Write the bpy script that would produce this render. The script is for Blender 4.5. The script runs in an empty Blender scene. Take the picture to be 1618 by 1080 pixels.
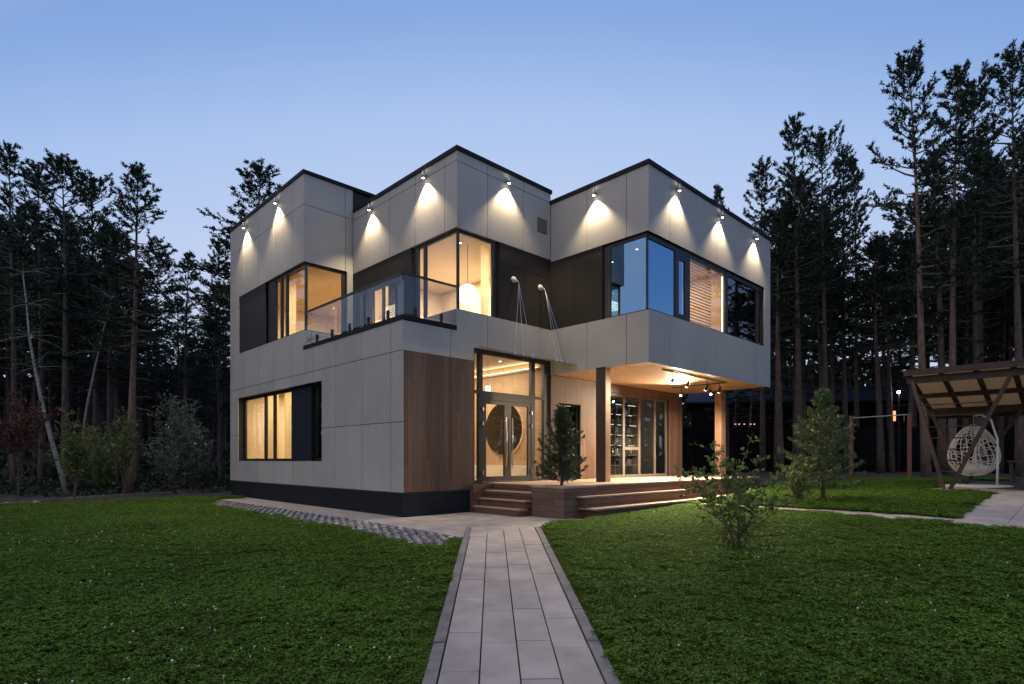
import bpy, math, random
from mathutils import Vector, Matrix, noise
R = math.radians
scene = bpy.context.scene
COL = scene.collection
rnd = random.Random(11)

# ------------------------------------------------------------------ camera frame
CX, CY, CZ = -8.311, -12.576, 1.5
FW = Vector((0.69584, 0.71816, 0.0))
RT = Vector((0.71819, -0.69588, 0.0))
CAM = Vector((CX, CY, 0.0))
FPX, HY, PX0 = 918.5, 725.5, 809.0

def softplus(t, k=0.6):
    return math.log1p(math.exp(max(-40, min(40, t / k)))) * k
def ground(x, y):
    d = Vector((x - CX, y - CY, 0))
    X, Y = d.dot(RT), d.dot(FW)
    t = X - 3.4
    rise = softplus(t) - softplus(t - 11.0)
    return -0.047 * min(softplus(12.0 - Y), 14.0) + 0.065 * rise
def xy(px, Y):
    p = CAM + RT * ((px - PX0) / FPX * Y) + FW * Y
    return p.x, p.y
def zat(py, Y):
    return CZ + (HY - py) / FPX * Y
def camXY(x, y):
    d = Vector((x - CX, y - CY, 0)); return d.dot(RT), d.dot(FW)

# ------------------------------------------------------------------ materials
def new_mat(name):
    m = bpy.data.materials.new(name); m.use_nodes = True
    nt = m.node_tree; nt.nodes.clear()
    out = nt.nodes.new('ShaderNodeOutputMaterial')
    return m, nt, out
def N(nt, t, **kw):
    n = nt.nodes.new(t)
    for k, v in kw.items(): setattr(n, k, v)
    return n
def principled(name, col, rough=0.6, metal=0.0, spec=0.5, var=0.0, vscale=3.0, bump=0.0, bscale=40.0, stretch=None, island=0.0, coat=0.0, streak=0.0):
    m, nt, out = new_mat(name)
    b = N(nt, 'ShaderNodeBsdfPrincipled')
    b.inputs['Base Color'].default_value = (*col, 1)
    b.inputs['Roughness'].default_value = rough
    b.inputs['Metallic'].default_value = metal
    b.inputs['Specular IOR Level'].default_value = spec
    b.inputs['Coat Weight'].default_value = coat
    nt.links.new(b.outputs[0], out.inputs[0])
    geo = N(nt, 'ShaderNodeNewGeometry')
    vec = geo.outputs['Position']
    if stretch:
        mp = N(nt, 'ShaderNodeMapping'); mp.inputs['Scale'].default_value = stretch
        nt.links.new(vec, mp.inputs[0]); vec = mp.outputs[0]
    col_sock = None
    if var > 0:
        n = N(nt, 'ShaderNodeTexNoise'); n.inputs['Scale'].default_value = vscale; n.inputs['Detail'].default_value = 6
        nt.links.new(vec, n.inputs['Vector'])
        mr = N(nt, 'ShaderNodeMapRange'); mr.inputs[1].default_value = 0.3; mr.inputs[2].default_value = 0.7
        mr.inputs[3].default_value = 1 - var; mr.inputs[4].default_value = 1 + var
        nt.links.new(n.outputs[0], mr.inputs[0]); col_sock = mr.outputs[0]
    if streak > 0:
        mp2 = N(nt, 'ShaderNodeMapping'); mp2.inputs['Scale'].default_value = (2.2, 2.2, .16); nt.links.new(geo.outputs['Position'], mp2.inputs[0])
        n2 = N(nt, 'ShaderNodeTexNoise'); n2.inputs['Scale'].default_value = 2.0; n2.inputs['Detail'].default_value = 5; nt.links.new(mp2.outputs[0], n2.inputs['Vector'])
        mr4 = N(nt, 'ShaderNodeMapRange'); mr4.inputs[1].default_value = .3; mr4.inputs[2].default_value = .7; mr4.inputs[3].default_value = 1 - streak; mr4.inputs[4].default_value = 1 + streak
        nt.links.new(n2.outputs[0], mr4.inputs[0]); m5 = N(nt, 'ShaderNodeMath', operation='MULTIPLY'); nt.links.new(mr4.outputs[0], m5.inputs[0]); nt.links.new(col_sock, m5.inputs[1]); col_sock = m5.outputs[0]
    if island > 0:
        mr2 = N(nt, 'ShaderNodeMapRange'); mr2.inputs[3].default_value = 1 - island; mr2.inputs[4].default_value = 1 + island
        nt.links.new(geo.outputs['Random Per Island'], mr2.inputs[0])
        if col_sock is not None:
            mm = N(nt, 'ShaderNodeMath', operation='MULTIPLY')
            nt.links.new(col_sock, mm.inputs[0]); nt.links.new(mr2.outputs[0], mm.inputs[1]); col_sock = mm.outputs[0]
        else: col_sock = mr2.outputs[0]
    if col_sock is not None:
        vm = N(nt, 'ShaderNodeVectorMath', operation='SCALE'); vm.inputs[0].default_value = col
        nt.links.new(col_sock, vm.inputs['Scale']); nt.links.new(vm.outputs[0], b.inputs['Base Color'])
    if bump > 0:
        n = N(nt, 'ShaderNodeTexNoise'); n.inputs['Scale'].default_value = bscale; n.inputs['Detail'].default_value = 5
        nt.links.new(vec, n.inputs['Vector'])
        bp = N(nt, 'ShaderNodeBump'); bp.inputs['Strength'].default_value = bump; bp.inputs['Distance'].default_value = 0.02
        nt.links.new(n.outputs[0], bp.inputs['Height']); nt.links.new(bp.outputs[0], b.inputs['Normal'])
    return m

def wood(name, col_a, col_b, axis, plank, grain_axis, rough=0.55, groove=0.06):
    """boards laid side by side along `axis`, grain running along `grain_axis` (world axes 0,1,2)"""
    m, nt, out = new_mat(name)
    b = N(nt, 'ShaderNodeBsdfPrincipled'); b.inputs['Roughness'].default_value = rough
    b.inputs['Specular IOR Level'].default_value = 0.35
    nt.links.new(b.outputs[0], out.inputs[0])
    geo = N(nt, 'ShaderNodeNewGeometry'); sep = N(nt, 'ShaderNodeSeparateXYZ')
    nt.links.new(geo.outputs['Position'], sep.inputs[0])
    d = N(nt, 'ShaderNodeMath', operation='DIVIDE'); d.inputs[1].default_value = plank
    nt.links.new(sep.outputs[axis], d.inputs[0])
    fl = N(nt, 'ShaderNodeMath', operation='FLOOR'); nt.links.new(d.outputs[0], fl.inputs[0])
    # boards butt-jointed along the grain at a staggered length
    wn0 = N(nt, 'ShaderNodeTexWhiteNoise', noise_dimensions='1D'); nt.links.new(fl.outputs[0], wn0.inputs['W'])
    ml = N(nt, 'ShaderNodeMath', operation='MULTIPLY_ADD'); ml.inputs[1].default_value = 0.31
    nt.links.new(sep.outputs[grain_axis], ml.inputs[0]); nt.links.new(wn0.outputs[0], ml.inputs[2])
    fl2 = N(nt, 'ShaderNodeMath', operation='FLOOR'); nt.links.new(ml.outputs[0], fl2.inputs[0])
    cmb = N(nt, 'ShaderNodeCombineXYZ'); nt.links.new(fl.outputs[0], cmb.inputs[0]); nt.links.new(fl2.outputs[0], cmb.inputs[1])
    wn = N(nt, 'ShaderNodeTexWhiteNoise', noise_dimensions='2D'); nt.links.new(cmb.outputs[0], wn.inputs['Vector'])
    mp = N(nt, 'ShaderNodeMapping')
    sc = [28.0, 28.0, 28.0]; sc[grain_axis] = 1.6
    mp.inputs['Scale'].default_value = sc
    nt.links.new(geo.outputs['Position'], mp.inputs[0])
    off = N(nt, 'ShaderNodeVectorMath', operation='ADD')
    sc2 = N(nt, 'ShaderNodeVectorMath', operation='SCALE'); sc2.inputs['Scale'].default_value = 37.0
    nt.links.new(wn.outputs['Color'], sc2.inputs[0])
    nt.links.new(mp.outputs[0], off.inputs[0]); nt.links.new(sc2.outputs[0], off.inputs[1])
    no = N(nt, 'ShaderNodeTexNoise'); no.inputs['Scale'].default_value = 1.0; no.inputs['Detail'].default_value = 7; no.inputs['Distortion'].default_value = 0.6
    nt.links.new(off.outputs[0], no.inputs['Vector'])
    ad = N(nt, 'ShaderNodeMath', operation='MULTIPLY_ADD'); ad.inputs[1].default_value = 0.55
    nt.links.new(wn.outputs[0], ad.inputs[0])
    mr = N(nt, 'ShaderNodeMapRange'); mr.inputs[1].default_value = 0.3; mr.inputs[2].default_value = 0.75; mr.inputs[3].default_value = 0; mr.inputs[4].default_value = 0.5
    nt.links.new(no.outputs[0], mr.inputs[0]); nt.links.new(mr.outputs[0], ad.inputs[2])
    mix = N(nt, 'ShaderNodeMix', data_type='RGBA'); mix.inputs[6].default_value = (*col_a, 1); mix.inputs[7].default_value = (*col_b, 1)
    nt.links.new(ad.outputs[0], mix.inputs[0])
    fr = N(nt, 'ShaderNodeMath', operation='FRACT'); nt.links.new(d.outputs[0], fr.inputs[0])
    gr = N(nt, 'ShaderNodeMath', operation='LESS_THAN'); gr.inputs[1].default_value = groove
    nt.links.new(fr.outputs[0], gr.inputs[0])
    mix2 = N(nt, 'ShaderNodeMix', data_type='RGBA'); mix2.inputs[7].default_value = (col_a[0] * .25, col_a[1] * .22, col_a[2] * .2, 1)
    nt.links.new(gr.outputs[0], mix2.inputs[0]); nt.links.new(mix.outputs[2], mix2.inputs[6])
    nt.links.new(mix2.outputs[2], b.inputs['Base Color'])
    bp = N(nt, 'ShaderNodeBump'); bp.inputs['Strength'].default_value = 0.4; bp.inputs['Distance'].default_value = 0.006
    sb = N(nt, 'ShaderNodeMath', operation='SUBTRACT'); nt.links.new(no.outputs[0], sb.inputs[0]); nt.links.new(gr.outputs[0], sb.inputs[1])
    nt.links.new(sb.outputs[0], bp.inputs['Height']); nt.links.new(bp.outputs[0], b.inputs['Normal'])
    return m

def glass(name, refl, tint=(0.9, 0.93, 0.94), rough=0.0, gcol=(1, 1, 1)):
    m, nt, out = new_mat(name)
    tr = N(nt, 'ShaderNodeBsdfTransparent'); tr.inputs[0].default_value = (*tint, 1)
    gl = N(nt, 'ShaderNodeBsdfGlossy'); gl.inputs['Roughness'].default_value = rough; gl.inputs[0].default_value = (*gcol, 1)
    fr = N(nt, 'ShaderNodeFresnel'); fr.inputs['IOR'].default_value = 1.5
    mr = N(nt, 'ShaderNodeMapRange'); mr.inputs[1].default_value = 0.0; mr.inputs[2].default_value = 1.0
    mr.inputs[3].default_value = refl; mr.inputs[4].default_value = 1.0
    nt.links.new(fr.outputs[0], mr.inputs[0])
    mx = N(nt, 'ShaderNodeMixShader')
    nt.links.new(mr.outputs[0], mx.inputs[0]); nt.links.new(tr.outputs[0], mx.inputs[1]); nt.links.new(gl.outputs[0], mx.inputs[2])
    nt.links.new(mx.outputs[0], out.inputs[0])
    return m
def emission(name, col, s):
    m, nt, out = new_mat(name)
    e = N(nt, 'ShaderNodeEmission'); e.inputs[0].default_value = (*col, 1); e.inputs[1].default_value = s
    nt.links.new(e.outputs[0], out.inputs[0]); return m
def leafmat(name, col, island=0.45, trans=0.3, rough=0.5, var=0.25, vscale=0.7, spec=0.3):
    m, nt, out = new_mat(name)
    geo = N(nt, 'ShaderNodeNewGeometry')
    mr = N(nt, 'ShaderNodeMapRange'); mr.inputs[3].default_value = 1 - island; mr.inputs[4].default_value = 1 + island
    nt.links.new(geo.outputs['Random Per Island'], mr.inputs[0])
    n = N(nt, 'ShaderNodeTexNoise'); n.inputs['Scale'].default_value = vscale; n.inputs['Detail'].default_value = 4
    nt.links.new(geo.outputs['Position'], n.inputs['Vector'])
    mr3 = N(nt, 'ShaderNodeMapRange'); mr3.inputs[1].default_value = 0.3; mr3.inputs[2].default_value = 0.7
    mr3.inputs[3].default_value = 1 - var; mr3.inputs[4].default_value = 1 + var
    nt.links.new(n.outputs[0], mr3.inputs[0])
    mu = N(nt, 'ShaderNodeMath', operation='MULTIPLY'); nt.links.new(mr.outputs[0], mu.inputs[0]); nt.links.new(mr3.outputs[0], mu.inputs[1])
    vm = N(nt, 'ShaderNodeVectorMath', operation='SCALE'); vm.inputs[0].default_value = col
    nt.links.new(mu.outputs[0], vm.inputs['Scale'])
    b = N(nt, 'ShaderNodeBsdfPrincipled'); b.inputs['Roughness'].default_value = rough; b.inputs['Specular IOR Level'].default_value = spec
    nt.links.new(vm.outputs[0], b.inputs['Base Color'])
    t = N(nt, 'ShaderNodeBsdfTranslucent'); nt.links.new(vm.outputs[0], t.inputs[0])
    mx = N(nt, 'ShaderNodeMixShader'); mx.inputs[0].default_value = trans
    nt.links.new(b.outputs[0], mx.inputs[1]); nt.links.new(t.outputs[0], mx.inputs[2]); nt.links.new(mx.outputs[0], out.inputs[0])
    return m
def curtain_mat(name, col):
    m, nt, out = new_mat(name)
    d = N(nt, 'ShaderNodeBsdfDiffuse'); d.inputs[0].default_value = (*col, 1)
    t = N(nt, 'ShaderNodeBsdfTranslucent'); t.inputs[0].default_value = (*col, 1)
    mx = N(nt, 'ShaderNodeMixShader'); mx.inputs[0].default_value = 0.6
    nt.links.new(d.outputs[0], mx.inputs[1]); nt.links.new(t.outputs[0], mx.inputs[2]); nt.links.new(mx.outputs[0], out.inputs[0])
    return m

M = dict(
    panel=principled('fibre_cement', (.41, .395, .365), .6, var=.06, vscale=.9, bump=.04, bscale=60, island=.05, streak=.025),
    backing=principled('black_backing', (.02, .02, .022), .8),
    vent=principled('vent_grey', (.17, .16, .145), .6),
    plinth=principled('plinth_grey', (.018, .02, .023), .85, spec=.15, var=.1, vscale=2, bump=.1, bscale=80),
    siding=principled('dark_siding', (.028, .025, .022), .7, spec=.2, var=.08, vscale=1.2),
    shutter=principled('navy_panel', (.014, .019, .032), .7, spec=.2, var=.06, vscale=1.0),
    coping=principled('coping_metal', (.012, .014, .02), .6, spec=.15),
    frame=principled('black_frame', (.018, .018, .019), .45),
    frame_brown=principled('bronze_frame', (.045, .034, .027), .45, metal=.2),
    frame_pale=principled('pale_frame', (.15, .13, .11), .5),
    woodwall=wood('larch_cladding', (.076, .040, .027), (.165, .094, .064), 0, .145, 2, groove=.04),
    soffit=wood('pine_soffit', (.60, .37, .21), (.74, .50, .31), 1, .145, 0, groove=.05),
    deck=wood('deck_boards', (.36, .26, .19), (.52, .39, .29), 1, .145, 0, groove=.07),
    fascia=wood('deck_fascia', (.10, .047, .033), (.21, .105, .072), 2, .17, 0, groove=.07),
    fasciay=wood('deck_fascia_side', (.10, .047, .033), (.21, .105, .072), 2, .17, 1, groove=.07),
    planter=wood('planter_boards', (.125, .07, .05), (.215, .135, .10), 2, .165, 1, groove=.05),
    column=wood('column_timber', (.24, .13, .08), (.42, .25, .16), 0, .2, 2, groove=.0),
    glass=glass('window_glass', .04), glassref=glass('solar_glass', .42, (.30, .31, .33), 0, (.42, .72, 1.0)), rail=glass('rail_glass', .025, (.62, .63, .60)),
    glassdoor=glass('door_glass', .07), canopyglass=glass('canopy_glass', .03, (.9, .94, .93)),
    plaster=principled('warm_plaster', (.72, .60, .43), .8, var=.03), white=principled('white_plaster', (.75, .72, .66), .8),
    darkwall=principled('dark_room', (.10, .095, .09), .8), floorwood=principled('floor_oak', (.36, .24, .14), .45, var=.15, vscale=6),
    oak=wood('oak_panels', (.40, .27, .16), (.56, .40, .255), 1, .42, 2, groove=.012),
    steel=principled('brushed_steel', (.62, .60, .57), .28, metal=1.0), white_paint=principled('white_paint', (.72, .70, .66), .4),
    black=principled('black_metal', (.015, .015, .015), .4, metal=.4),
    bulb=emission('lamp_glow', (1.0, .86, .66), 26.0), bulb_cold=emission('lamp_cold', (.85, .95, 1.0), 60.0),
    globe=emission('globe_glow', (1.0, .93, .82), 1.9), cove=emission('cove_led', (1.0, .74, .42), 9.0), led=emission('shelf_led', (1.0, .9, .74), 2.6),
    downl=emission('downlight_glow', (1.0, .82, .6), 14.0), litwin=emission('lit_window_glow', (1.0, .42, .16), 1.6), pinkglow=emission('far_glow', (1.0, .55, .5), 1.2),
    mirror=principled('mirror_glass', (.085, .082, .078), .22, metal=1.0), curtain=curtain_mat('sheer_curtain', (.80, .68, .46)),
    darksheet=principled('dark_sheet', (.04, .04, .042), .9), blind=principled('blind_slats', (.46, .36, .26), .5),
    slab=principled('paving_slab', (.385, .35, .322), .75, var=.2, vscale=2.2, bump=.15, bscale=90, island=.07),
    kerb=principled('kerb_stone', (.19, .18, .18), .8, var=.3, vscale=4, bump=.15, bscale=90),
    concrete=principled('apron_concrete', (.36, .34, .32), .85, var=.2, vscale=3, bump=.3, bscale=50),
    paver=principled('grid_paver', (.31, .30, .29), .85, var=.3, vscale=5, island=.3, bump=.2, bscale=60),
    soil=principled('forest_litter', (.042, .031, .023), .95, var=.5, vscale=1.3, bump=.6, bscale=9), lawnsoil=principled('lawn_soil', (.02, .026, .010), .95, var=.3, vscale=3),
    clover=leafmat('clover_leaf', (.106, .198, .026), .72, .38, .6, .2, .5, .14), grass=leafmat('grass_blade', (.09, .15, .03), .4, .35, .75, .25, .7, .08),
    flower=principled('clover_blossom', (.72, .72, .66), .7, island=.2),
    bark=principled('pine_bark', (.088, .064, .052), .9, var=.4, vscale=9, bump=.6, bscale=22, stretch=(1, 1, .35)),
    barkpale=principled('pale_pine_bark', (.15, .10, .075), .9, var=.4, vscale=9, bump=.6, bscale=22, stretch=(1, 1, .35)),
    birch=principled('birch_bark', (.24, .23, .20), .7, var=.45, vscale=5, stretch=(1, 1, 3)),
    needle=leafmat('pine_needle', (.022, .042, .026), .45, .1, .6, .2, .4), spruce=leafmat('spruce_needle', (.115, .165, .07), .4, .15, .5, .2, 2),
    needle_dull=leafmat('conifer_needle', (.065, .085, .04), .4, .15, .5, .2, 2),
    leafgreen=leafmat('shrub_leaf', (.10, .155, .045), .45, .35, .45, .25, 3), leafsilver=leafmat('silver_leaf', (.20, .23, .17), .35, .25, .5, .2, 2),
    leafred=leafmat('maple_leaf', (.105, .035, .030), .4, .3, .5, .25, 2), leafdark=leafmat('dark_leaf', (.035, .055, .022), .5, .2, .6, .4, .25), leafolive=leafmat('olive_leaf', (.15, .19, .06), .4, .3, .5, .25, 2),
    twig=principled('twig_bark', (.10, .075, .055), .85), pergola=principled('pergola_timber', (.05, .031, .023), .7, var=.3, vscale=6, bump=.2, bscale=30),
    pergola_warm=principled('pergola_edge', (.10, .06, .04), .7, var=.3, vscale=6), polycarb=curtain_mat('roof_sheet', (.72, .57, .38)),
    rattan=principled('rattan', (.80, .76, .68), .6), post=principled('bar_post', (.20, .085, .055), .7, var=.2, vscale=5), steelbar=principled('grey_steel', (.35, .35, .37), .4, metal=.8),
    roofblue=principled('blue_metal_roof', (.022, .032, .06), .7, spec=.1), housedark=principled('dark_wall', (.012, .011, .011), .9, spec=.05), fence=principled('dark_fence', (.010, .010, .012), .9, spec=.05, var=.3, vscale=3),
    clothes=principled('blue_plastic', (.06, .09, .28), .4), pot=principled('table_dark', (.06, .06, .065), .6), stone=principled('pale_stone', (.4, .39, .38), .85, var=.2, vscale=4),
)

# ------------------------------------------------------------------ mesh builder
class MB:
    def __init__(s): s.v = []; s.f = []
    def add(s, vs, fs):
        o = len(s.v); s.v += [tuple(v) for v in vs]; s.f += [tuple(i + o for i in f) for f in fs]; return s
    def box(s, x0, x1, y0, y1, z0, z1):
        vs = [(x, y, z) for z in (z0, z1) for y in (y0, y1) for x in (x0, x1)]
        return s.add(vs, [(0, 2, 3, 1), (4, 5, 7, 6), (0, 1, 5, 4), (2, 6, 7, 3), (0, 4, 6, 2), (1, 3, 7, 5)])
    def bar(s, p, q, w, h=None, up=(0, 0, 1)):
        p, q = Vector(p), Vector(q); h = h or w; d = (q - p).normalized(); u = Vector(up)
        if abs(d.dot(u)) > .99: u = Vector((1, 0, 0))
        a = d.cross(u).normalized() * (w / 2); b = d.cross(a).normalized() * (h / 2)
        vs = [c + sa * a + sb * b for c in (p, q) for sa, sb in ((-1, -1), (1, -1), (1, 1), (-1, 1))]
        return s.add(vs, [(0, 1, 2, 3), (7, 6, 5, 4), (0, 4, 5, 1), (1, 5, 6, 2), (2, 6, 7, 3), (3, 7, 4, 0)])
    def tube(s, pts, rad, n=8, cap=True):
        pts = [Vector(p) for p in pts]; rad = rad if isinstance(rad, (list, tuple)) else [rad] * len(pts)
        vs = []; fs = []; L = len(pts); a0 = None
        for i, p in enumerate(pts):
            d = (pts[min(i + 1, L - 1)] - pts[max(i - 1, 0)]).normalized()
            if a0 is None:
                u = Vector((0, 0, 1)) if abs(d.z) < .9 else Vector((1, 0, 0)); a = d.cross(u).normalized()
            else:
                a = (a0 - d * a0.dot(d)).normalized()
            a0 = a; b = d.cross(a)
            for k in range(n):
                t = 2 * math.pi * k / n
                vs.append(p + (a * math.cos(t) + b * math.sin(t)) * rad[i])
        for i in range(L - 1):
            for k in range(n):
                k2 = (k + 1) % n; fs.append((i * n + k, i * n + k2, (i + 1) * n + k2, (i + 1) * n + k))
        if cap: fs += [tuple(range(n))[::-1], tuple(range((L - 1) * n, L * n))]
        return s.add(vs, fs)
    def sphere(s, c, r, nu=16, nv=10, sz=1.0):
        vs = []; fs = []
        for j in range(nv + 1):
            t = math.pi * j / nv
            for i in range(nu):
                a = 2 * math.pi * i / nu
                vs.append((c[0] + r * math.sin(t) * math.cos(a), c[1] + r * math.sin(t) * math.sin(a), c[2] + r * sz * math.cos(t)))
        for j in range(nv):
            for i in range(nu):
                fs.append((j * nu + i, (j + 1) * nu + i, (j + 1) * nu + (i + 1) % nu, j * nu + (i + 1) % nu))
        return s.add(vs, fs)
    def mesh(s, name, mat, origin=(0, 0, 0), smooth=False):
        me = bpy.data.meshes.new(name); o = Vector(origin)
        me.from_pydata([tuple(Vector(v) - o) for v in s.v] if origin != (0, 0, 0) else s.v, [], s.f)
        for mm in (mat if isinstance(mat, list) else [mat]): me.materials.append(mm)
        if smooth: me.polygons.foreach_set('use_smooth', [True] * len(me.polygons))
        me.update(); return me
ORG = {}
def ob(name, mb, mat, parent=None, smooth=False, label=None):
    """one mesh object; geometry is given in world space and stored relative to the thing's base"""
    o0 = ORG.get(parent.name, (0, 0, 0)) if parent else (0, 0, 0)
    o = bpy.data.objects.new(name, mb.mesh(name, mat, tuple(o0), smooth)); COL.objects.link(o)
    if parent: o.parent = parent; ORG[o.name] = o0
    if label: o['label'] = label
    return o
def thing(name, label, cat, loc=(0, 0, 0), group=None, rot=(0, 0, 0)):
    o = bpy.data.objects.new(name, None); COL.objects.link(o); o.location = loc; o.rotation_euler = rot
    o.empty_display_size = .2
    o['label'] = label; o['category'] = cat
    if group: o['group'] = group
    ORG[o.name] = tuple(loc); return o
def tag(o, label, cat, group=None, kind=None):
    o['label'] = label; o['category'] = cat
    if group: o['group'] = group
    if kind: o['kind'] = kind
    return o
def single(name, mb, mat, label, cat, group=None, smooth=False):
    return tag(ob(name, mb, mat, None, smooth), label, cat, group)
def struct(name, mb, mat, label=None, cat=None, kind='structure', smooth=False):
    o = ob(name, mb, mat, None, smooth); o['kind'] = kind
    if label: o['label'] = label
    if cat: o['category'] = cat
    return o
def lamp(name, typ, loc, energy, col, parent=None, **kw):
    l = bpy.data.lights.new(name, typ); l.energy = energy; l.color = col
    rot = kw.pop('rot', None); aim = kw.pop('aim', None)
    for k, v in kw.items(): setattr(l, k, v)
    o = bpy.data.objects.new(name, l); COL.objects.link(o)
    o0 = ORG.get(parent.name, (0, 0, 0)) if parent else (0, 0, 0)
    o.location = Vector(loc) - Vector(o0)
    if parent: o.parent = parent
    if aim is not None: o.rotation_euler = (Vector(aim) - Vector(loc)).to_track_quat('-Z', 'Y').to_euler()
    if rot: o.rotation_euler = rot
    return o

# ------------------------------------------------------------------ world, sun, camera
w = bpy.data.worlds.new('World'); scene.world = w; w.use_nodes = True
nt = w.node_tree; nt.nodes.clear()
wo = N(nt, 'ShaderNodeOutputWorld'); bg = N(nt, 'ShaderNodeBackground'); nt.links.new(bg.outputs[0], wo.inputs[0])
tc = N(nt, 'ShaderNodeTexCoord'); sp = N(nt, 'ShaderNodeSeparateXYZ'); nt.links.new(tc.outputs['Generated'], sp.inputs[0])
rp = N(nt, 'ShaderNodeValToRGB')
# the dusk glow stands ahead of the camera, so the sky deepens towards both sides
sd_ = N(nt, 'ShaderNodeVectorMath', operation='DOT_PRODUCT'); sd_.inputs[1].default_value = RT; nt.links.new(tc.outputs['Generated'], sd_.inputs[0])
sq_ = N(nt, 'ShaderNodeMath', operation='POWER'); sq_.inputs[1].default_value = 2.0; ab_ = N(nt, 'ShaderNodeMath', operation='ABSOLUTE')
nt.links.new(sd_.outputs['Value'], ab_.inputs[0]); nt.links.new(ab_.outputs[0], sq_.inputs[0])
ma_ = N(nt, 'ShaderNodeMath', operation='MULTIPLY_ADD'); ma_.inputs[1].default_value = .39; nt.links.new(sq_.outputs[0], ma_.inputs[0]); nt.links.new(sp.outputs[2], ma_.inputs[2]); nt.links.new(ma_.outputs[0], rp.inputs[0])
er = rp.color_ramp
stops = [(0.0, (.66, .70, .86)), (.18, (.62, .69, .89)), (.395, (.52, .63, .885)), (.51, (.405, .555, .86)), (.61, (.25, .405, .755)), (.75, (.14, .27, .60)), (1.0, (.08, .17, .42))]
while len(er.elements) < len(stops): er.elements.new(.5)
for e, (p, c) in zip(er.elements, stops): e.position = p; e.color = (*c, 1)
# warm glow added to the sky overhead and behind, offsetting its blue light
dp = N(nt, 'ShaderNodeVectorMath', operation='DOT_PRODUCT'); dp.inputs[1].default_value = (RT * -.50 + FW * -.22 + Vector((0, 0, .84))).normalized()
nt.links.new(tc.outputs['Generated'], dp.inputs[0])
gm = N(nt, 'ShaderNodeMapRange'); gm.inputs[1].default_value = .55; gm.inputs[2].default_value = 1.0; gm.inputs[3].default_value = 0; gm.inputs[4].default_value = 1.0
nt.links.new(dp.outputs['Value'], gm.inputs[0])
gl = N(nt, 'ShaderNodeVectorMath', operation='SCALE'); gl.inputs[0].default_value = (.80, .56, .26)
nt.links.new(gm.outputs[0], gl.inputs['Scale'])
ga = N(nt, 'ShaderNodeVectorMath', operation='ADD'); nt.links.new(rp.outputs[0], ga.inputs[0]); nt.links.new(gl.outputs[0], ga.inputs[1])
nt.links.new(ga.outputs[0], bg.inputs[0]); bg.inputs[1].default_value = 1.0

sun = bpy.data.lights.new('sun', 'SUN'); sun.energy = .06; sun.angle = R(40); sun.color = (1.0, .85, .7)
so = bpy.data.objects.new('sun', sun); COL.objects.link(so); so.rotation_euler = Vector((.9, .25, -.12)).to_track_quat('-Z', 'Y').to_euler()

cd = bpy.data.cameras.new('camera'); cam = bpy.data.objects.new('camera', cd); COL.objects.link(cam)
cam.location = (CX, CY, CZ); cam.rotation_euler = (R(90), 0, -math.asin(FW.x))
cd.sensor_width = 36; cd.lens = 36 * FPX / 1618; cd.shift_y = (HY - 540) / 1618; cd.clip_end = 1500; cd.clip_start = .05
scene.camera = cam
scene.view_settings.view_transform = 'Standard'; scene.view_settings.look = 'None'; scene.view_settings.exposure = 0; scene.view_settings.gamma = 1
scene.view_settings.use_curve_mapping = False
scene.cycles.use_denoising = True
try: scene.cycles.denoiser = 'OPENIMAGEDENOISE'
except Exception: pass
scene.cycles.max_bounces = 8; scene.cycles.transparent_max_bounces = 12; scene.cycles.diffuse_bounces = 4; scene.cycles.glossy_bounces = 4
scene.cycles.caustics_reflective = False; scene.cycles.caustics_refractive = False; scene.cycles.sample_clamp_indirect = 4

# ------------------------------------------------------------------ the house
house = thing('modern_house', 'two storey flat roofed house of stepped grey panelled blocks with glowing corner windows', 'house', (5, 4, 0))
def subtract(rects, h):
    out = []
    for (a, b, c, d) in rects:
        u0, u1, z0, z1 = h
        if u1 <= a or u0 >= b or z1 <= c or z0 >= d: out.append((a, b, c, d)); continue
        if u0 > a: out.append((a, u0, c, d))
        if u1 < b: out.append((u1, b, c, d))
        m0, m1 = max(a, u0), min(b, u1)
        if z0 > c: out.append((m0, m1, c, z0))
        if z1 < d: out.append((m0, m1, z1, d))
    return out
def clad(mb, axis, plane, u0, u1, z0, z1, ucuts=(), zcuts=(), holes=(), gap=.016, t=.02):
    """sheets of cladding with open joints; axis 'x': plane x=const seen from -x, axis 'y': plane y=const seen from -y"""
    us = [u0] + sorted(c for c in ucuts if u0 + .05 < c < u1 - .05) + [u1]; zs = [z0] + sorted(c for c in zcuts if z0 + .05 < c < z1 - .05) + [z1]
    for i in range(len(us) - 1):
        for j in range(len(zs) - 1):
            r = (us[i] + (gap / 2 if i else 0), us[i + 1] - (gap / 2 if i < len(us) - 2 else 0), zs[j] + (gap / 2 if j else 0), zs[j + 1] - (gap / 2 if j < len(zs) - 2 else 0))
            rs = [r]
            for h in holes: rs = subtract(rs, h)
            for (a, b, c, d) in rs:
                if axis == 'x': mb.box(plane, plane + t, a, b, c, d)
                else: mb.box(a, b, plane, plane + t, c, d)
LW = (4.48, 11.74, 1.44, 3.95)      # recess of the ground floor side window (y0,y1,z0,z1)
B1, B2, B3 = (5.76, 10.83), 1.76, 5.6
Y3, XE, YE = -3.65, 13.84, 12.64
JL = [.576, 2.04, 3.57, 5.08, 6.63, 8.19, 9.61, 11.13]
mb = MB()
clad(mb, 'x', 0, .0, 5.76, .65, 5.08, JL, (2.47, 4.30), [LW])
clad(mb, 'x', 0, 5.76, YE, .65, 7.97, JL, (2.47, 4.30, 7.55), [LW, (5.76, 11.65, 5.71, 7.97)])
clad(mb, 'x', 0, 5.76, YE, 7.97, 10.83, JL, (9.84,))
clad(mb, 'y', 5.76, .02, B2, 4.96, 5.71, (), ())
clad(mb, 'y', 5.76, .02, B2 + .0, 7.97, 10.83, (1.48,), (9.82,))
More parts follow.
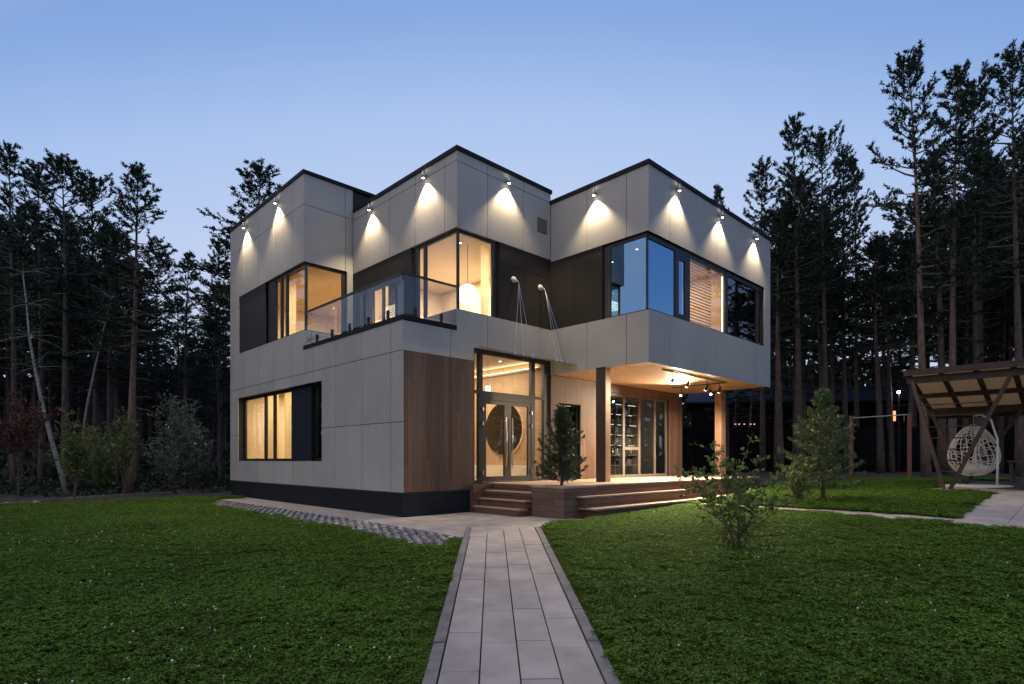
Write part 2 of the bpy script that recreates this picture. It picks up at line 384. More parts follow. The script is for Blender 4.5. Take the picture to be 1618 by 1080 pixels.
clad(mb, 'y', 5.76, 1.55, B2, 5.71, 7.97, (), ())
clad(mb, 'y', 0, .02, 5.6, 4.30, 5.66, (1.54, 2.89), (), [(-1, B2, 5.06, 6), (2.37, 5.6, 4.3, 4.67)])
clad(mb, 'x', B2, .02, 1.55, 4.96, 5.66, (), ())
clad(mb, 'x', B2, .02, 5.74, 7.93, 10.04, (.557, 1.98, 3.41, 4.85), (9.78,))
clad(mb, 'y', 0, B2, 5.6, 7.92, 10.04, (2.89, 4.36), (9.75,), [(4.98, 5.42, 8.67, 9.14)])
clad(mb, 'x', B3, Y3 + .0, -.02, 7.85, 9.69, (-1.48, -2.92), ())
clad(mb, 'x', B3, Y3 + .0, -.0, 4.2, 5.65, (-1.48, -2.92), ())
clad(mb, 'y', Y3, B3 + .02, XE, 7.84, 9.69, (6.72, 9.59, 12.44), ())
clad(mb, 'y', Y3, B3 + .02, XE, 4.2, 5.67, (6.72, 9.59, 12.44), ())
clad(mb, 'y', Y3, 13.29, XE, 5.67, 7.84, (), ())
ob('facade_cladding', mb, M['panel'], house)
# dark siding between the upper windows
mb = MB()
clad(mb, 'y', .012, 3.37, 5.6, 5.66, 7.92, (4.36,), (7.3,), gap=.01)
ob('siding', mb, M['siding'], house); mb = MB()
clad(mb, 'x', B3 + .012, -2.05, .012, 5.65, 7.85, (-1.0,), (), gap=.01)
ob('siding', mb, M['siding'], house); mb = MB()
clad(mb, 'x', B2 + .012, 2.24, 5.76, 4.96, 7.93, (), (), [(2.6, 5.66, 4.96, 7.22)])
ob('siding', mb, M['siding'], house)
# wall cores
mb = MB()
def wallx(x0, x1, u0, u1, z0, z1, holes=()):
    rs = [(u0, u1, z0, z1)]
    for h in holes: rs = subtract(rs, h)
    for a, b, c, d in rs: mb.box(x0, x1, a, b, c, d)
def wally(y0, y1, u0, u1, z0, z1, holes=()):
    rs = [(u0, u1, z0, z1)]
    for h in holes: rs = subtract(rs, h)
    for a, b, c, d in rs: mb.box(a, b, y0, y1, c, d)
wallx(.02, .34, .02, YE - .02, .6, 5.06, [LW])
wally(.02, .3, .34, 5.58, .6, 5.0, [(2.37, 5.58, .83, 4.66)])
wally(.02, .3, 5.58, XE - .02, .6, 4.22, [(5.98, 7.12, .83, 3.35), (8.72, 12.8, .83, 3.93)])
wally(YE - .3, YE - .02, .34, XE - .02, .6, 9.6); wallx(XE - .3, XE - .02, .3, YE - .3, .6, 4.22); wallx(XE - .3, XE - .02, -3.4, YE - .3, 4.5, 9.6)
# upper storey
wallx(.02, .3, 5.78, YE - .02, 5.06, 7.97, [(5.78, 9.0, 5.71, 7.97)])
wally(5.78, 5.96, .3, 1.74, 4.96, 7.97, [(.0, 1.52, 5.71, 7.97)])
wallx(B2 + .034, B2 + .2, .3, 5.76, 4.96, 7.93, [(.0, 2.24, 5.66, 7.93), (2.6, 5.66, 4.96, 7.22)])
wally(.034, .3, B2 + .2, 5.58, 4.96, 7.92, [(B2, 3.37, 5.66, 7.92)])
wally(.02, .03, 3.3, 5.6, 4.7, 5.66)
wally(Y3 + .02, Y3 + .2, B3 + .2, XE - .02, 4.35, 7.84, [(5.5, 13.29, 5.67, 7.84)])
wallx(B3 + .034, B3 + .2, Y3 + .2, .3, 4.35, 7.85, [(-9, -2.05, 5.65, 7.85)])
# solid band above the windows, one block for each volume
mb.box(.02, 5.58, 5.78, YE - .02, 8.02, 10.80); mb.box(B2 + .02, 5.58, .02, 5.78, 7.99, 10.0); mb.box(B3 + .02, XE - .02, Y3 + .02, YE - .02, 7.9, 9.66)
# floor slabs
mb.box(.34, 1.88, .3, 6.2, 4.35, 4.92); mb.box(1.88, 5.58, .3, 6.2, 4.74, 4.92); mb.box(.34, 5.58, 6.2, YE - .3, 4.35, 4.92); mb.box(B3 + .02, XE - .02, Y3 + .02, YE - .3, 4.26, 4.5); mb.box(.34, XE - .3, .3, YE - .3, .5, .80)
mb.box(.3, 5.58, .02, .3, 5.0, 5.05)
ob('wall', mb, M['backing'], house)
# larch cladding on the ground floor front
mb = MB()
clad(mb, 'y', 0, .02, 2.37, .655, 4.295, (1.54,), (), gap=.014)
ob('wood_cladding', mb, M['woodwall'], house); mb = MB()
clad(mb, 'y', 0, 5.62, XE, .83, 4.22, (), (), [(5.98, 7.12, .83, 3.35), (8.72, 12.8, .83, 3.93)])
ob('wood_cladding', mb, M['woodwall'], house)
mb = MB(); mb.box(.03, 2.60, .03, .4, -.6, .645); mb.box(.03, .4, .4, YE - .03, -.6, .645); mb.box(2.6, XE - .03, .05, .4, -.6, .6); mb.box(.4, XE - .03, YE - .4, YE - .03, -.6, .645); mb.box(XE - .4, XE - .03, .4, YE - .4, -.6, .645)
ob('plinth', mb, M['plinth'], house)
# copings
for (x0, x1, y0, y1, z) in ((-.04, 5.6, 5.72, YE, 10.83), (B2 - .04, 5.64, -.04, 5.70, 10.04), (B3 - .04, XE + .03, Y3 - .04, YE, 9.69)):
    mb = MB(); mb.box(x0, x1, y0, y0 + .3, z, z + .12); mb.box(x0, x0 + .3, y0 + .3, y1, z, z + .12); mb.box(x1 - .3, x1, y0 + .3, y1, z, z + .12); mb.box(x0 + .3, x1 - .3, y1 - .3, y1, z, z + .12)
    mb.box(x0 + .3, x1 - .3, y0 + .3, y1 - .3, z - .03, z + .02)
    ob('coping', mb, M['coping'], house)
mb = MB(); mb.box(-.03, .27, -.03, 5.74, 5.08, 5.19); mb.box(.27, B2 - .03, -.03, .27, 5.08, 5.19)
ob('balcony_coping', mb, M['coping'], house)
mb = MB(); mb.box(.27, B2 + .034, .27, 5.76, 4.8, 4.95); ob('balcony_floor', mb, M['concrete'], house)
mb = MB(); mb.box(B3 + .02, XE, Y3 + .02, .0, 4.235, 4.257); ob('soffit', mb, M['soffit'], house)
mb = MB(); mb.box(5.0, 5.42, -.012, .015, 8.69, 9.12)
for k in range(9): mb.box(5.02, 5.40, -.022, -.012, 8.72 + k * .043, 8.74 + k * .043)
ob('vent_grille', mb, M['vent'], house)
# timber columns of the porch
for (x0, x1, y0, y1) in ((5.60, 5.84, -2.18, -1.84), (13.42, 13.80, -1.92, -1.66)):
    mb = MB(); mb.box(x0, x1, y0, y1, .83, 4.235); mb.box(x0 - .0, x1 + .0, y0 - .008, y0, .83, 4.235)
    ob('column', mb, M['column'], house)
mb = MB(); mb.box(5.586, 5.60, -2.18, -1.84, .83, 4.2); ob('column_shade_face', mb, M['frame_brown'], house)  # thin dark sheet, paints the unlit left side of the front column

# ---- windows: a frame mesh with its panes as sub-parts
def window(axis, plane, bars, panes, fmat, gmat, d=.07, label=None, name='window', gl_off=.03):
    """bars / panes are (u0,u1,z0,z1) on the plane; axis as in clad(); d = frame depth going in"""
    f = MB()
    for (a, b, c, e) in bars:
        if axis == 'x': f.box(plane, plane + d, a, b, c, e)
        else: f.box(a, b, plane, plane + d, c, e)
    fo = ob(name, f, fmat, house, label=label)
    for (a, b, c, e) in panes:
        g = MB(); p = plane + gl_off
        if axis == 'x': g.add([(p, b, c), (p, a, c), (p, a, e), (p, b, e)], [(0, 1, 2, 3)])
        else: g.add([(a, p, c), (b, p, c), (b, p, e), (a, p, e)], [(0, 1, 2, 3)])
        ob('pane', g, gmat, fo)
    return fo
def rect_frame(u0, u1, z0, z1, t=.07, mull=(), mt=.07):
    bars = [(u0, u1, z0, z0 + t), (u0, u1, z1 - t, z1), (u0, u0 + t, z0 + t, z1 - t), (u1 - t, u1, z0 + t, z1 - t)]
    panes = []; cuts = [u0 + t] + [c for m in mull for c in (m - mt / 2, m + mt / 2)] + [u1 - t]
    for m in mull: bars.append((m - mt / 2, m + mt / 2, z0 + t, z1 - t))
    for i in range(0, len(cuts), 2): panes.append((cuts[i], cuts[i + 1], z0 + t, z1 - t))
    return bars, panes
# ground floor side window with its dark sliding shutter
b_, p_ = rect_frame(7.0, 11.74, 1.44, 3.95, .09, (8.78, 9.62), .17)
window('x', .25, b_, p_, M['frame'], M['glass'])
b_, p_ = rect_frame(4.48, 5.7, 1.44, 3.95, .1)
window('x', .3, b_, p_, M['frame'], M['glassref'])
mb = MB(); mb.box(.16, .22, 5.55, 7.08, 1.443, 3.947); ob('shutter', mb, M['shutter'], house, label='plain dark sliding shutter')
# upper side window wrapping the left block's corner
mb = MB(); mb.box(.06, .12, 9.0, 11.65, 5.71, 7.97); ob('shutter', mb, M['shutter'], house, label='large dark blue closed shutter')
b_ = [(5.84, 8.98, 5.71, 5.78), (5.84, 8.98, 7.87, 7.97), (8.25, 8.98, 5.78, 7.87), (7.72, 7.86, 5.78, 7.87), (7.28, 7.42, 5.78, 7.87), (5.84, 5.92, 5.78, 7.87)]
p_ = [(7.86, 8.25, 5.78, 7.87), (7.42, 7.72, 5.78, 7.87), (5.92, 7.28, 5.78, 7.87)]
window('x', .10, b_, p_, M['frame'], M['glass'])
b_ = [(.18, 1.54, 5.71, 5.76), (.18, 1.54, 7.88, 7.97), (1.40, 1.54, 5.76, 7.88)]
window('y', 5.85, b_, [(.18, 1.40, 5.76, 7.88)], M['frame'], M['glass'])
# balcony door in the middle block
b_, p_ = rect_frame(2.62, 5.64, 4.97, 7.2, .09, (3.95, 4.75), .12)
window('x', B2 + .08, b_, p_, M['frame'], M['glassdoor'], name='balcony_door')
# glowing corner window of the middle block
b_ = [(.10, 2.22, 5.66, 5.71), (.10, 2.22, 7.83, 7.92), (1.98, 2.22, 5.71, 7.83), (1.60, 1.72, 5.71, 7.83), (.10, .16, 5.71, 7.83)]
p_ = [(1.72, 1.98, 5.71, 7.83), (.16, 1.60, 5.71, 7.83)]
window('x', B2 + .10, b_, p_, M['frame'], M['glass'])
b_ = [(B2 + .17, 3.36, 5.66, 5.70), (B2 + .17, 3.36, 7.83, 7.92), (3.16, 3.36, 5.70, 7.83)]
window('y', .10, b_, [(B2 + .17, 3.16, 5.70, 7.83)], M['frame'], M['glass'])
# sky reflecting corner window of the right block
b_ = [(-3.55, -2.06, 5.65, 5.70), (-3.55, -2.06, 7.74, 7.85), (-2.30, -2.06, 5.70, 7.74), (-3.55, -3.51, 5.70, 7.74)]
window('x', B3 + .08, b_, [(-3.51, -2.30, 5.70, 7.74)], M['frame'], M['glassref'])
b_ = [(5.72, 13.28, 5.67, 5.73), (5.72, 13.28, 7.68, 7.84), (7.15, 7.36, 5.73, 7.68), (7.72, 8.02, 5.73, 7.68), (10.34, 10.55, 5.73, 7.68), (12.78, 12.92, 5.73, 7.68), (13.18, 13.28, 5.73, 7.68), (7.36, 7.72, 5.73, 5.86), (7.36, 7.72, 7.48, 7.68)]
fo = window('y', Y3 + .08, b_, [(5.72, 7.15, 5.73, 7.68), (7.36, 7.72, 5.86, 7.48)], M['frame'], M['glassref'])
g = MB()
for (a, b) in ((8.02, 10.34), (10.55, 12.78), (12.92, 13.18)):
    g = MB(); p = Y3 + .11; g.add([(a, p, 5.73), (b, p, 5.73), (b, p, 7.68), (a, p, 7.68)], [(0, 1, 2, 3)]); ob('pane', g, M['glass'], fo)
# porch openings
b_, p_ = rect_frame(5.98, 7.12, .83, 3.35, .08)
window('y', .12, b_, p_, M['frame'], M['glassdoor'], name='side_door')
b_ = [(8.72, 12.8, .83, .93), (8.72, 12.8, 3.83, 3.93), (8.72, 8.80, .93, 3.83), (12.72, 12.8, .93, 3.83), (9.72, 9.86, .93, 3.83), (10.74, 10.88, .93, 3.83), (9.86, 10.74, 1.86, 1.98), (11.85, 11.97, .93, 3.83)]
p_ = [(8.80, 9.72, .93, 3.83), (9.86, 10.74, .93, 1.86), (9.86, 10.74, 1.98, 3.83), (10.88, 11.85, .93, 3.83), (11.97, 12.72, .93, 3.83)]
window('y', .10, b_, p_, M['frame_pale'], M['glassdoor'], name='terrace_window')
# entrance screen and double door
b_ = [(2.37, 5.58, 4.54, 4.66), (5.34, 5.58, .83, 4.54), (2.37, 2.43, .83, 4.54), (2.60, 2.74, .83, 4.54), (4.76, 4.92, .83, 4.54), (2.74, 4.76, 3.24, 3.48), (2.43, 2.60, 3.40, 3.48), (4.92, 5.34, 3.40, 3.48), (2.43, 2.60, .83, .90), (4.92, 5.34, .83, .90)]
p_ = [(2.43, 2.60, .90, 3.40), (2.43, 2.60, 3.48, 4.54), (2.74, 4.76, 3.48, 4.54), (4.92, 5.34, .90, 3.40), (4.92, 5.34, 3.48, 4.54)]
window('y', .04, b_, p_, M['frame'], M['glassdoor'], name='entrance_screen', d=.12)
for (u0, u1, hx) in ((2.75, 3.745, 3.63), (3.755, 4.75, 3.87)):
    f = MB(); z0, z1 = .86, 3.23
    for (a, b, c, e) in ((u0, u1, z0, z0 + .14), (u0, u1, z1 - .11, z1), (u0, u0 + .13, z0 + .14, z1 - .11), (u1 - .13, u1, z0 + .14, z1 - .11)): f.box(a, b, .05, .12, c, e)
    dr = ob('door', f, M['frame_brown'], house)
    g = MB(); g.add([(u0 + .13, .085, z0 + .14), (u1 - .13, .085, z0 + .14), (u1 - .13, .085, z1 - .11), (u0 + .13, .085, z1 - .11)], [(0, 1, 2, 3)]); ob('pane', g, M['glassdoor'], dr)
    hd = MB(); hd.tube([(hx, -.03, 1.25), (hx, -.03, 2.75)], .02, 8); hd.bar((hx, -.03, 1.35), (hx, .05, 1.35), .02); hd.bar((hx, -.03, 2.65), (hx, .05, 2.65), .02)
    ob('handle', hd, M['steel'], dr, True)
    ux = u0 - .005 if u0 < 3 else u1 + .005
    for zz in (1.12, 2.55, 2.95):
        hg = MB(); hg.tube([(ux, .03, zz - .06), (ux, .03, zz + .06)], .022, 8); ob('hinge', hg, M['steel'], dr)

# ---- balcony railing
rl = MB(); rl.bar((.0, 5.60, 6.26), (.0, 0, 6.26), .06, .05); rl.bar((-.03, 0, 6.26), (B2 - .02, 0, 6.26), .06, .05)
rail = ob('balcony_railing', rl, M['frame'], house)
for (p, q) in (((0, 5.6), (0, 3.80)), ((0, 3.77), (0, 1.92)), ((0, 1.89), (0, .01)), ((.02, 0), (B2 - .03, 0))):
    g = MB(); g.add([(*p, 5.25), (*q, 5.25), (*q, 6.24), (*p, 6.24)], [(0, 1, 2, 3)]); ob('glass_panel', g, M['rail'], rail)
for y in (4.8, 3.8, 2.75, 1.7, .7):
    k = MB(); k.box(-.035, .035, y - .03, y + .03, 5.19, 5.42); ob('glass_clamp', k, M['frame'], rail)
for x in (.38, 1.22):
    k = MB(); k.box(x - .03, x + .03, -.035, .035, 5.19, 5.42); ob('glass_clamp', k, M['frame'], rail)

# ---- glass canopy hung on cables
g = MB()
cz = lambda y: 4.73 + .29 * y
g.add([(2.5, -.025, cz(-.025)), (5.585, -.025, cz(-.025)), (5.585, -1.1, cz(-1.1)), (2.5, -1.1, cz(-1.1)), (2.5, -.025, cz(-.025) + .012), (5.585, -.025, cz(-.025) + .012), (5.585, -1.1, cz(-1.1) + .012), (2.5, -1.1, cz(-1.1) + .012)],
      [(0, 1, 2, 3), (7, 6, 5, 4), (0, 4, 5, 1), (1, 5, 6, 2), (2, 6, 7, 3), (3, 7, 4, 0)])
can = ob('glass_canopy', g, M['canopyglass'], house)
for (ax, ends) in ((3.954, (3.2, 3.55, 3.92)), (5.128, (4.98, 5.2, 5.5))):
    k = MB(); k.tube([(ax, .012, 6.93), (ax, -.03, 6.93)], [.105, .09], 18); k.tube([(ax, -.03, 6.93), (ax, -.05, 6.93)], [.045, .04], 12); k.tube([(ax, -.05, 6.93), (ax + .03, -.11, 6.89), (ax + .05, -.16, 6.80)], .016, 8)
    ob('cable_anchor', k, M['white_paint'], can, True)
    for e in ends:
        c = MB(); c.tube([(ax + .05, -.16, 6.80), (e, -.82, cz(-.82) + .03)], .007, 6); c.tube([(e, -.82, cz(-.82) - .02), (e, -.82, cz(-.82) + .07)], .018, 8)
        ob('cable', c, M['steel'], can)

# ---- wall washing spotlights under the copings
WARM = (1.0, .78, .50)
spots = [('x', 0, 10.80, 10.55), ('x', 0, 7.78, 10.55), ('x', B2, 4.47, 9.82), ('x', B2, 1.42, 9.82), ('y', 0, 3.64, 9.80), ('x', B3, -1.84, 9.46), ('y', Y3, 7.05, 9.46), ('y', Y3, 9.74, 9.46), ('y', Y3, 12.39, 9.46)]
for ax, pl, u, z in spots:
    off = .12
    P = (lambda d, zz: (pl - d, u, zz)) if ax == 'x' else (lambda d, zz: (u, pl - d, zz))
    k = MB(); k.tube([P(off, z - .10), P(off, z + .10)], .042, 14); k.bar(P(0, z), P(off - .035, z), .03)
    s = ob('wall_spotlight', k, M['steel'], house, True)
    for dz, r in ((-.102, .038), (.102, .03)):
        g = MB(); g.tube([P(off, z + dz - .003), P(off, z + dz + .003)], r, 14); ob('bulb', g, M['bulb'], s)
    lamp('spot_lamp', 'SPOT', P(off, z - .13), 440, WARM, house, aim=P(off - .05, z - 2.2), spot_size=R(100), spot_blend=.65, shadow_soft_size=.02)
    lamp('spot_lamp_up', 'SPOT', P(off, z + .13), 10, WARM, house, aim=P(off - .02, z + 1.0), spot_size=R(50), spot_blend=.3, shadow_soft_size=.02)

# ---- track lights under the porch ceiling
ORANGE = (1.0, .80, .54)
def track(pts, heads):
    t = MB(); t.bar(pts[0], pts[1], .035, .03); tr = ob('track_light', t, M['black'], house)
    for (x, y, aim, e, sz) in heads:
        z = 4.2; hd = Vector((x, y, z - .26)); d = (Vector(aim) - hd).normalized()
        k = MB(); k.tube([(x, y, 4.19), tuple(hd)], .012, 6); k.tube([tuple(hd - d * .07), tuple(hd + d * .13)], .042, 12)
        h = ob('spot_head', k, M['black'], tr)
        g = MB(); g.tube([tuple(hd + d * .131), tuple(hd + d * .136)], .038, 12); ob('bulb', g, M['bulb'], h)
        lamp('porch_lamp', 'SPOT', tuple(hd + d * .15), e * 24.0, ORANGE, house, aim=aim, spot_size=R(sz), spot_blend=.6, shadow_soft_size=.035)
track(((7.2, -3.1, 4.215), (11.45, -3.1, 4.215)), [(7.8, -3.1, (3.4, -3.3, .1), 36, 118), (8.75, -3.1, (8.6, -1.4, .8), 50, 112), (10.0, -3.1, (9.8, -1.4, .8), 48, 112), (10.9, -3.1, (12.2, -1.4, .8), 46, 112)])
track(((11.38, -1.0, 4.215), (11.42, -3.07, 4.215)), [(11.39, -1.35, (6.5, -3.0, 1.0), 60, 130), (11.41, -2.5, (8.6, -4.4, .5), 42, 120)])

# ------------------------------------------------------------------ rooms
def room(name, x0, x1, y0, y1, z0, z1, wall, ceil, floor, skip=''):
    """inner linings, 4 cm thick; skip holds the open sides: L(-x) F(-y)"""
    t = .04; m = MB()
    m.box(x0, x1, y1 - t, y1, z0, z1); m.box(x1 - t, x1, y0, y1 - t, z0, z1)
    if 'L' not in skip: m.box(x0, x0 + t, y0, y1 - t, z0, z1)
    if 'F' not in skip: m.box(x0 + t, x1 - t, y0, y0 + t, z0, z1)
    ob('interior_wall', m, wall, house)
    c = MB(); c.box(x0 + t, x1 - t, y0 + t, y1 - t, z1 - .03, z1); ob('ceiling', c, ceil, house)
    f = MB(); f.box(x0 + t, x1 - t, y0 + t, y1 - t, z0, z0 + .03); ob('interior_floor', f, floor, house)
AMB = (1.0, .79, .53); YEL = (1.0, .78, .44)
room('side', .345, 4.6, 5.9, 12.3, .81, 4.33, M['plaster'], M['plaster'], M['floorwood'], 'L')
lamp('room_lamp', 'AREA', (2.2, 9.4, 4.2), 280, YEL, house, shape='RECTANGLE', size=2.5, size_y=4, rot=(0, 0, 0))
room('upper_left', .31, 5.5, 5.97, 12.2, 4.93, 8.0, M['plaster'], M['plaster'], M['floorwood'], 'LF')
mb = MB(); mb.box(1.75, 5.5, 5.80, 5.96, 4.95, 8.0); mb.box(2.0, 5.4, 5.66, 5.80, 4.95, 7.95); ob('interior_wall', mb, M['plaster'], house)
lamp('room_lamp', 'AREA', (2.4, 8.6, 7.9), 330, AMB, house, shape='RECTANGLE', size=2, size_y=3, rot=(0, 0, 0))
room('upper_mid', B2 + .21, 5.5, .31, 5.6, 4.93, 7.97, M['plaster'], M['plaster'], M['floorwood'], 'LF')
lamp('room_lamp', 'AREA', (3.6, 2.9, 7.88), 430, AMB, house, shape='RECTANGLE', size=2, size_y=3, rot=(0, 0, 0))
room('upper_right_dark', B3 + .21, 7.72, Y3 + .21, 1.5, 4.52, 7.88, M['darkwall'], M['darkwall'], M['floorwood'], 'LF')
room('upper_right_lit', 7.74, 10.6, Y3 + .21, .5, 4.52, 7.88, M['oak'], M['white'], M['floorwood'], 'F')
room('upper_right_end', 10.62, 13.5, Y3 + .21, .5, 4.52, 7.88, M['darkwall'], M['darkwall'], M['floorwood'], 'F')
lamp('room_lamp', 'AREA', (9.1, -1.6, 7.8), 170, AMB, house, shape='RECTANGLE', size=1.6, size_y=2.4, rot=(0, 0, 0))
room('hall', 1.9, 5.56, .31, 6.2, .81, 4.72, M['oak'], M['white'], M['floorwood'], 'F')
lamp('room_lamp', 'AREA', (3.7, 2.6, 4.6), 230, AMB, house, shape='RECTANGLE', size=2, size_y=3, rot=(0, 0, 0))
mb = MB(); mb.box(5.38, 5.51, .42, 6.1, 4.42, 4.48); lg = ob('cove_light', mb, M['white'], house)
mb = MB(); mb.box(5.40, 5.50, .46, 6.0, 4.481, 4.495); ob('led_strip', mb, M['cove'], lg)
mb = MB(); mb.box(5.42, 5.52, .5, 5.9, .86, 1.3); ob('hall_bench_panel', mb, M['white'], house)
room('porch_side', 5.9, 7.6, .31, 2.6, .81, 4.2, M['darkwall'], M['darkwall'], M['floorwood'], 'F')
room('kitchen', 8.6, 13.2, .31, 4.2, .81, 4.2, M['darkwall'], M['darkwall'], M['floorwood'], 'F')
lamp('room_lamp', 'POINT', (11.2, 1.9, 3.7), 40, (1, .8, .58), house, shadow_soft_size=.1)
for (x, y, z) in ((3.1, 1.6, 4.67), (4.5, 1.2, 4.67), (2.6, .9, 7.93), (6.6, -2.6, 7.84), (7.0, -1.4, 7.84)):
    k = MB(); k.tube([(x, y, z), (x, y, z + .02)], .055, 14); dl = ob('downlight', k, M['white'], house); g = MB(); g.tube([(x, y, z - .004), (x, y, z)], .04, 14); ob('bulb', g, M['downl'], dl)

mb = MB(); mb.box(10.52, 10.555, Y3 + .26, Y3 + .29, 5.7, 7.7); ob('led_strip', mb, M['led'], house)
# ---- loose things indoors
k = MB(); k.tube([(5.50, 2.08, 2.55), (5.44, 2.08, 2.55)], .90, 48); r_ = thing('round_mirror', 'large round backlit mirror on the oak wall of the entrance hall', 'mirror', (5.5, 2.05, 2.53))
ob('mirror_glass', k, M['mirror'], r_)
k = MB()
pts = [(5.505, 2.08 + .87 * math.cos(t), 2.55 + .87 * math.sin(t)) for t in [2 * math.pi * i / 48 for i in range(49)]]; k.tube(pts, .016, 6); ob('backlight', k, M['cove'], r_)
t = thing('globe_lamp', 'large glowing white globe lamp hanging inside the middle corner window', 'lamp', (2.81, .8, 6.42))
k = MB(); k.sphere((2.81, .8, 6.42), .31, 28, 18); ob('glass_globe', k, M['globe'], t, True)
k = MB(); k.tube([(2.81, .8, 6.72), (2.81, .8, 7.94)], .008, 6); ob('cord', k, M['black'], t)
k = MB(); k.tube([(4.6, 1.9, 3.5), (4.6, 1.9, 3.95)], .09, 16); t = thing('glass_pendant', 'small glowing cylinder pendant in the entrance hall above the double door', 'lamp', (4.6, 1.9, 3.5)); ob('lamp_shade', k, M['globe'], t, True)
k = MB(); k.tube([(4.6, 1.9, 3.95), (4.6, 1.9, 4.69)], .006, 6); ob('cord', k, M['black'], t)
def pleated(name, x, y0, y1, z0, z1, label, amp=.035, wl=.16, axis='x'):
    m = MB(); n = int((y1 - y0) / .02); vs = []
    for i in range(n + 1):
        u = y0 + (y1 - y0) * i / n; d = x + amp * math.sin(2 * math.pi * u / wl) + amp * .5 * math.sin(2 * math.pi * u / (wl * 2.7) + 1)
        for z in (z0, z1): vs.append((d, u, z) if axis == 'x' else (u, d, z))
    m.add(vs, [(2 * i, 2 * i + 2, 2 * i + 3, 2 * i + 1) for i in range(n)])
    return single(name, m, M['curtain'], label, 'curtain', None, True)
pleated('sheer_curtain', .55, 6.9, 8.55, .9, 4.28, 'warm lit pleated curtain next to the dark sliding shutter')
pleated('sheer_curtain', .62, 9.3, 10.7, .9, 4.28, 'warm lit pleated curtain at the middle of the ground floor side window', .03, .2)
pleated('sheer_curtain', 2.12, 4.0, 4.68, 4.98, 7.3, 'pale lit curtain behind the balcony door', .03, .17)
for (ya, yb, lab) in ((2.3, 3.93, 'dark sheet added behind the right part of the balcony door to make it look unlit'), (4.76, 5.56, 'dark sheet added behind the left part of the balcony door to make it look unlit')):
    pleated('dark_pane_sheet', 2.05, ya, yb, 4.98, 7.5, lab, .03, .2).data.materials[0] = M['darksheet']  # pleated sheets added to keep these door panes dark, as if unlit
pleated('sheer_curtain', .42, 3.02, 3.33, 4.98, 7.85, 'narrow warm curtain at the right edge of the middle corner window', .02, .1, 'y')
pleated('sheer_curtain', .52, 7.5, 8.3, 4.98, 7.9, 'warm curtain at the left edge of the upper left corner window', .03, .14)
t = thing('white_cabinet', 'low white cabinet behind the globe lamp in the middle corner room', 'cabinet', (5.0, 2.4, 4.96))
k = MB(); k.box(4.5, 5.44, 1.2, 3.6, 4.97, 6.1); ob('carcass', k, M['white'], t)
for i in range(4):
    k = MB(); k.box(4.482, 4.499, 1.22 + i * .6, 1.78 + i * .6, 5.0, 6.07); ob('door', k, M['white_paint'], t)
t = thing('venetian_blind', 'half open slatted blind in the lit window of the right block', 'blind', (8.7, Y3 + .3, 5.7))
k = MB()
for i in range(20):
    z = 5.76 + i * .098; k.box(8.03, 9.75, Y3 + .24, Y3 + .33, z, z + .005)
ob('slat', k, M['blind'], t, label='stack of thin pale slats')
k = MB(); k.box(8.03, 9.75, Y3 + .29, Y3 + .345, 7.72, 7.77); ob('head_rail', k, M['blind'], t)
t = thing('shelf_unit', 'dark wall shelf with lit edges behind the terrace window', 'shelf', (10.6, .9, .85))
k = MB()
for i in range(7): k.box(9.5, 11.7, .80, 1.05, 1.25 + i * .40, 1.28 + i * .40)
for xx in (9.47, 10.2, 10.95, 11.7): k.box(xx, xx + .03, .80, 1.07, .86, 3.75)
k.box(9.47, 11.73, 1.06, 1.08, .86, 3.78)
ob('shelf_board', k, M['darkwall'], t)
for i in range(2, 7):
    k = MB()
    for q in range(3):
        u = 9.52 + q * .74; k.box(u + rnd.uniform(0, .2), u + rnd.uniform(.35, .66), .81, .83, 1.238 + i * .40, 1.247 + i * .40)
    ob('led_strip', k, M['led'], t)
for i in range(3):
    k = MB(); k.box(9.52 + i * .74, 10.17 + i * .74, .79, .799, .92, 1.22); ob('drawer_front', k, M['siding'], t)
bg_ = MB(); bg_.tube([(0, 0, 0), (0, 0, .16), (0, 0, .2), (0, 0, .27)], [.036, .036, .013, .013], 10)
bme = bg_.mesh('bottle', M['steel'], (0, 0, 0), True)
for i in range(1, 6):
    for j in range(7):
        o = bpy.data.objects.new('bottle', bme); COL.objects.link(o); o.location = (9.62 + j * .29 + rnd.uniform(-.07, .07), .91, 1.282 + i * .40)
        tag(o, 'small pale bottle standing on the lit shelves behind the terrace window', 'bottle', 'bottles on the lit shelves')

# ------------------------------------------------------------------ deck, steps, planter
deck = thing('wooden_deck', 'raised wooden terrace with steps wrapping the porch of the house', 'deck', (8, -2, 0))
k = MB(); k.box(2.92, 14.2, -3.12, -.02, .79, .83); ob('deck_floor', k, M['deck'], deck)
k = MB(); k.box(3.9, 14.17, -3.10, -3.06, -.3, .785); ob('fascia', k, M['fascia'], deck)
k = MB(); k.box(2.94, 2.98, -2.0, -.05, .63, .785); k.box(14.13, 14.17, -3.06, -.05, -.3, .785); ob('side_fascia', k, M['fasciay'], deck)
k = MB(); k.box(2.2, 2.92, -.17, -.02, -.3, .80); ob('cheek_wall', k, M['fascia'], deck)
for x, z in ((2.2, .21), (2.42, .42), (2.65, .63)):
    k = MB(); k.box(x - .02, x + .30, -2.0, -.18, z - .035, z); s = ob('step', k, M['deck'], deck)
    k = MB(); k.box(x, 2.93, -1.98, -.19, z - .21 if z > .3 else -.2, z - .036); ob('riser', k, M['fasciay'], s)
for (x0, x1, y0, z) in ((3.1, 8.95, -3.36, .56), (3.19, 14.1, -3.68, .27)):
    k = MB(); k.box(x0, x1, y0, -3.10, z - .04, z); s = ob('step', k, M['deck'], deck)
    k = MB(); k.box(x0 + .1, x1 - .05, y0 + .03, -3.11, z - .28, z - .041); ob('riser', k, M['fascia'], s)
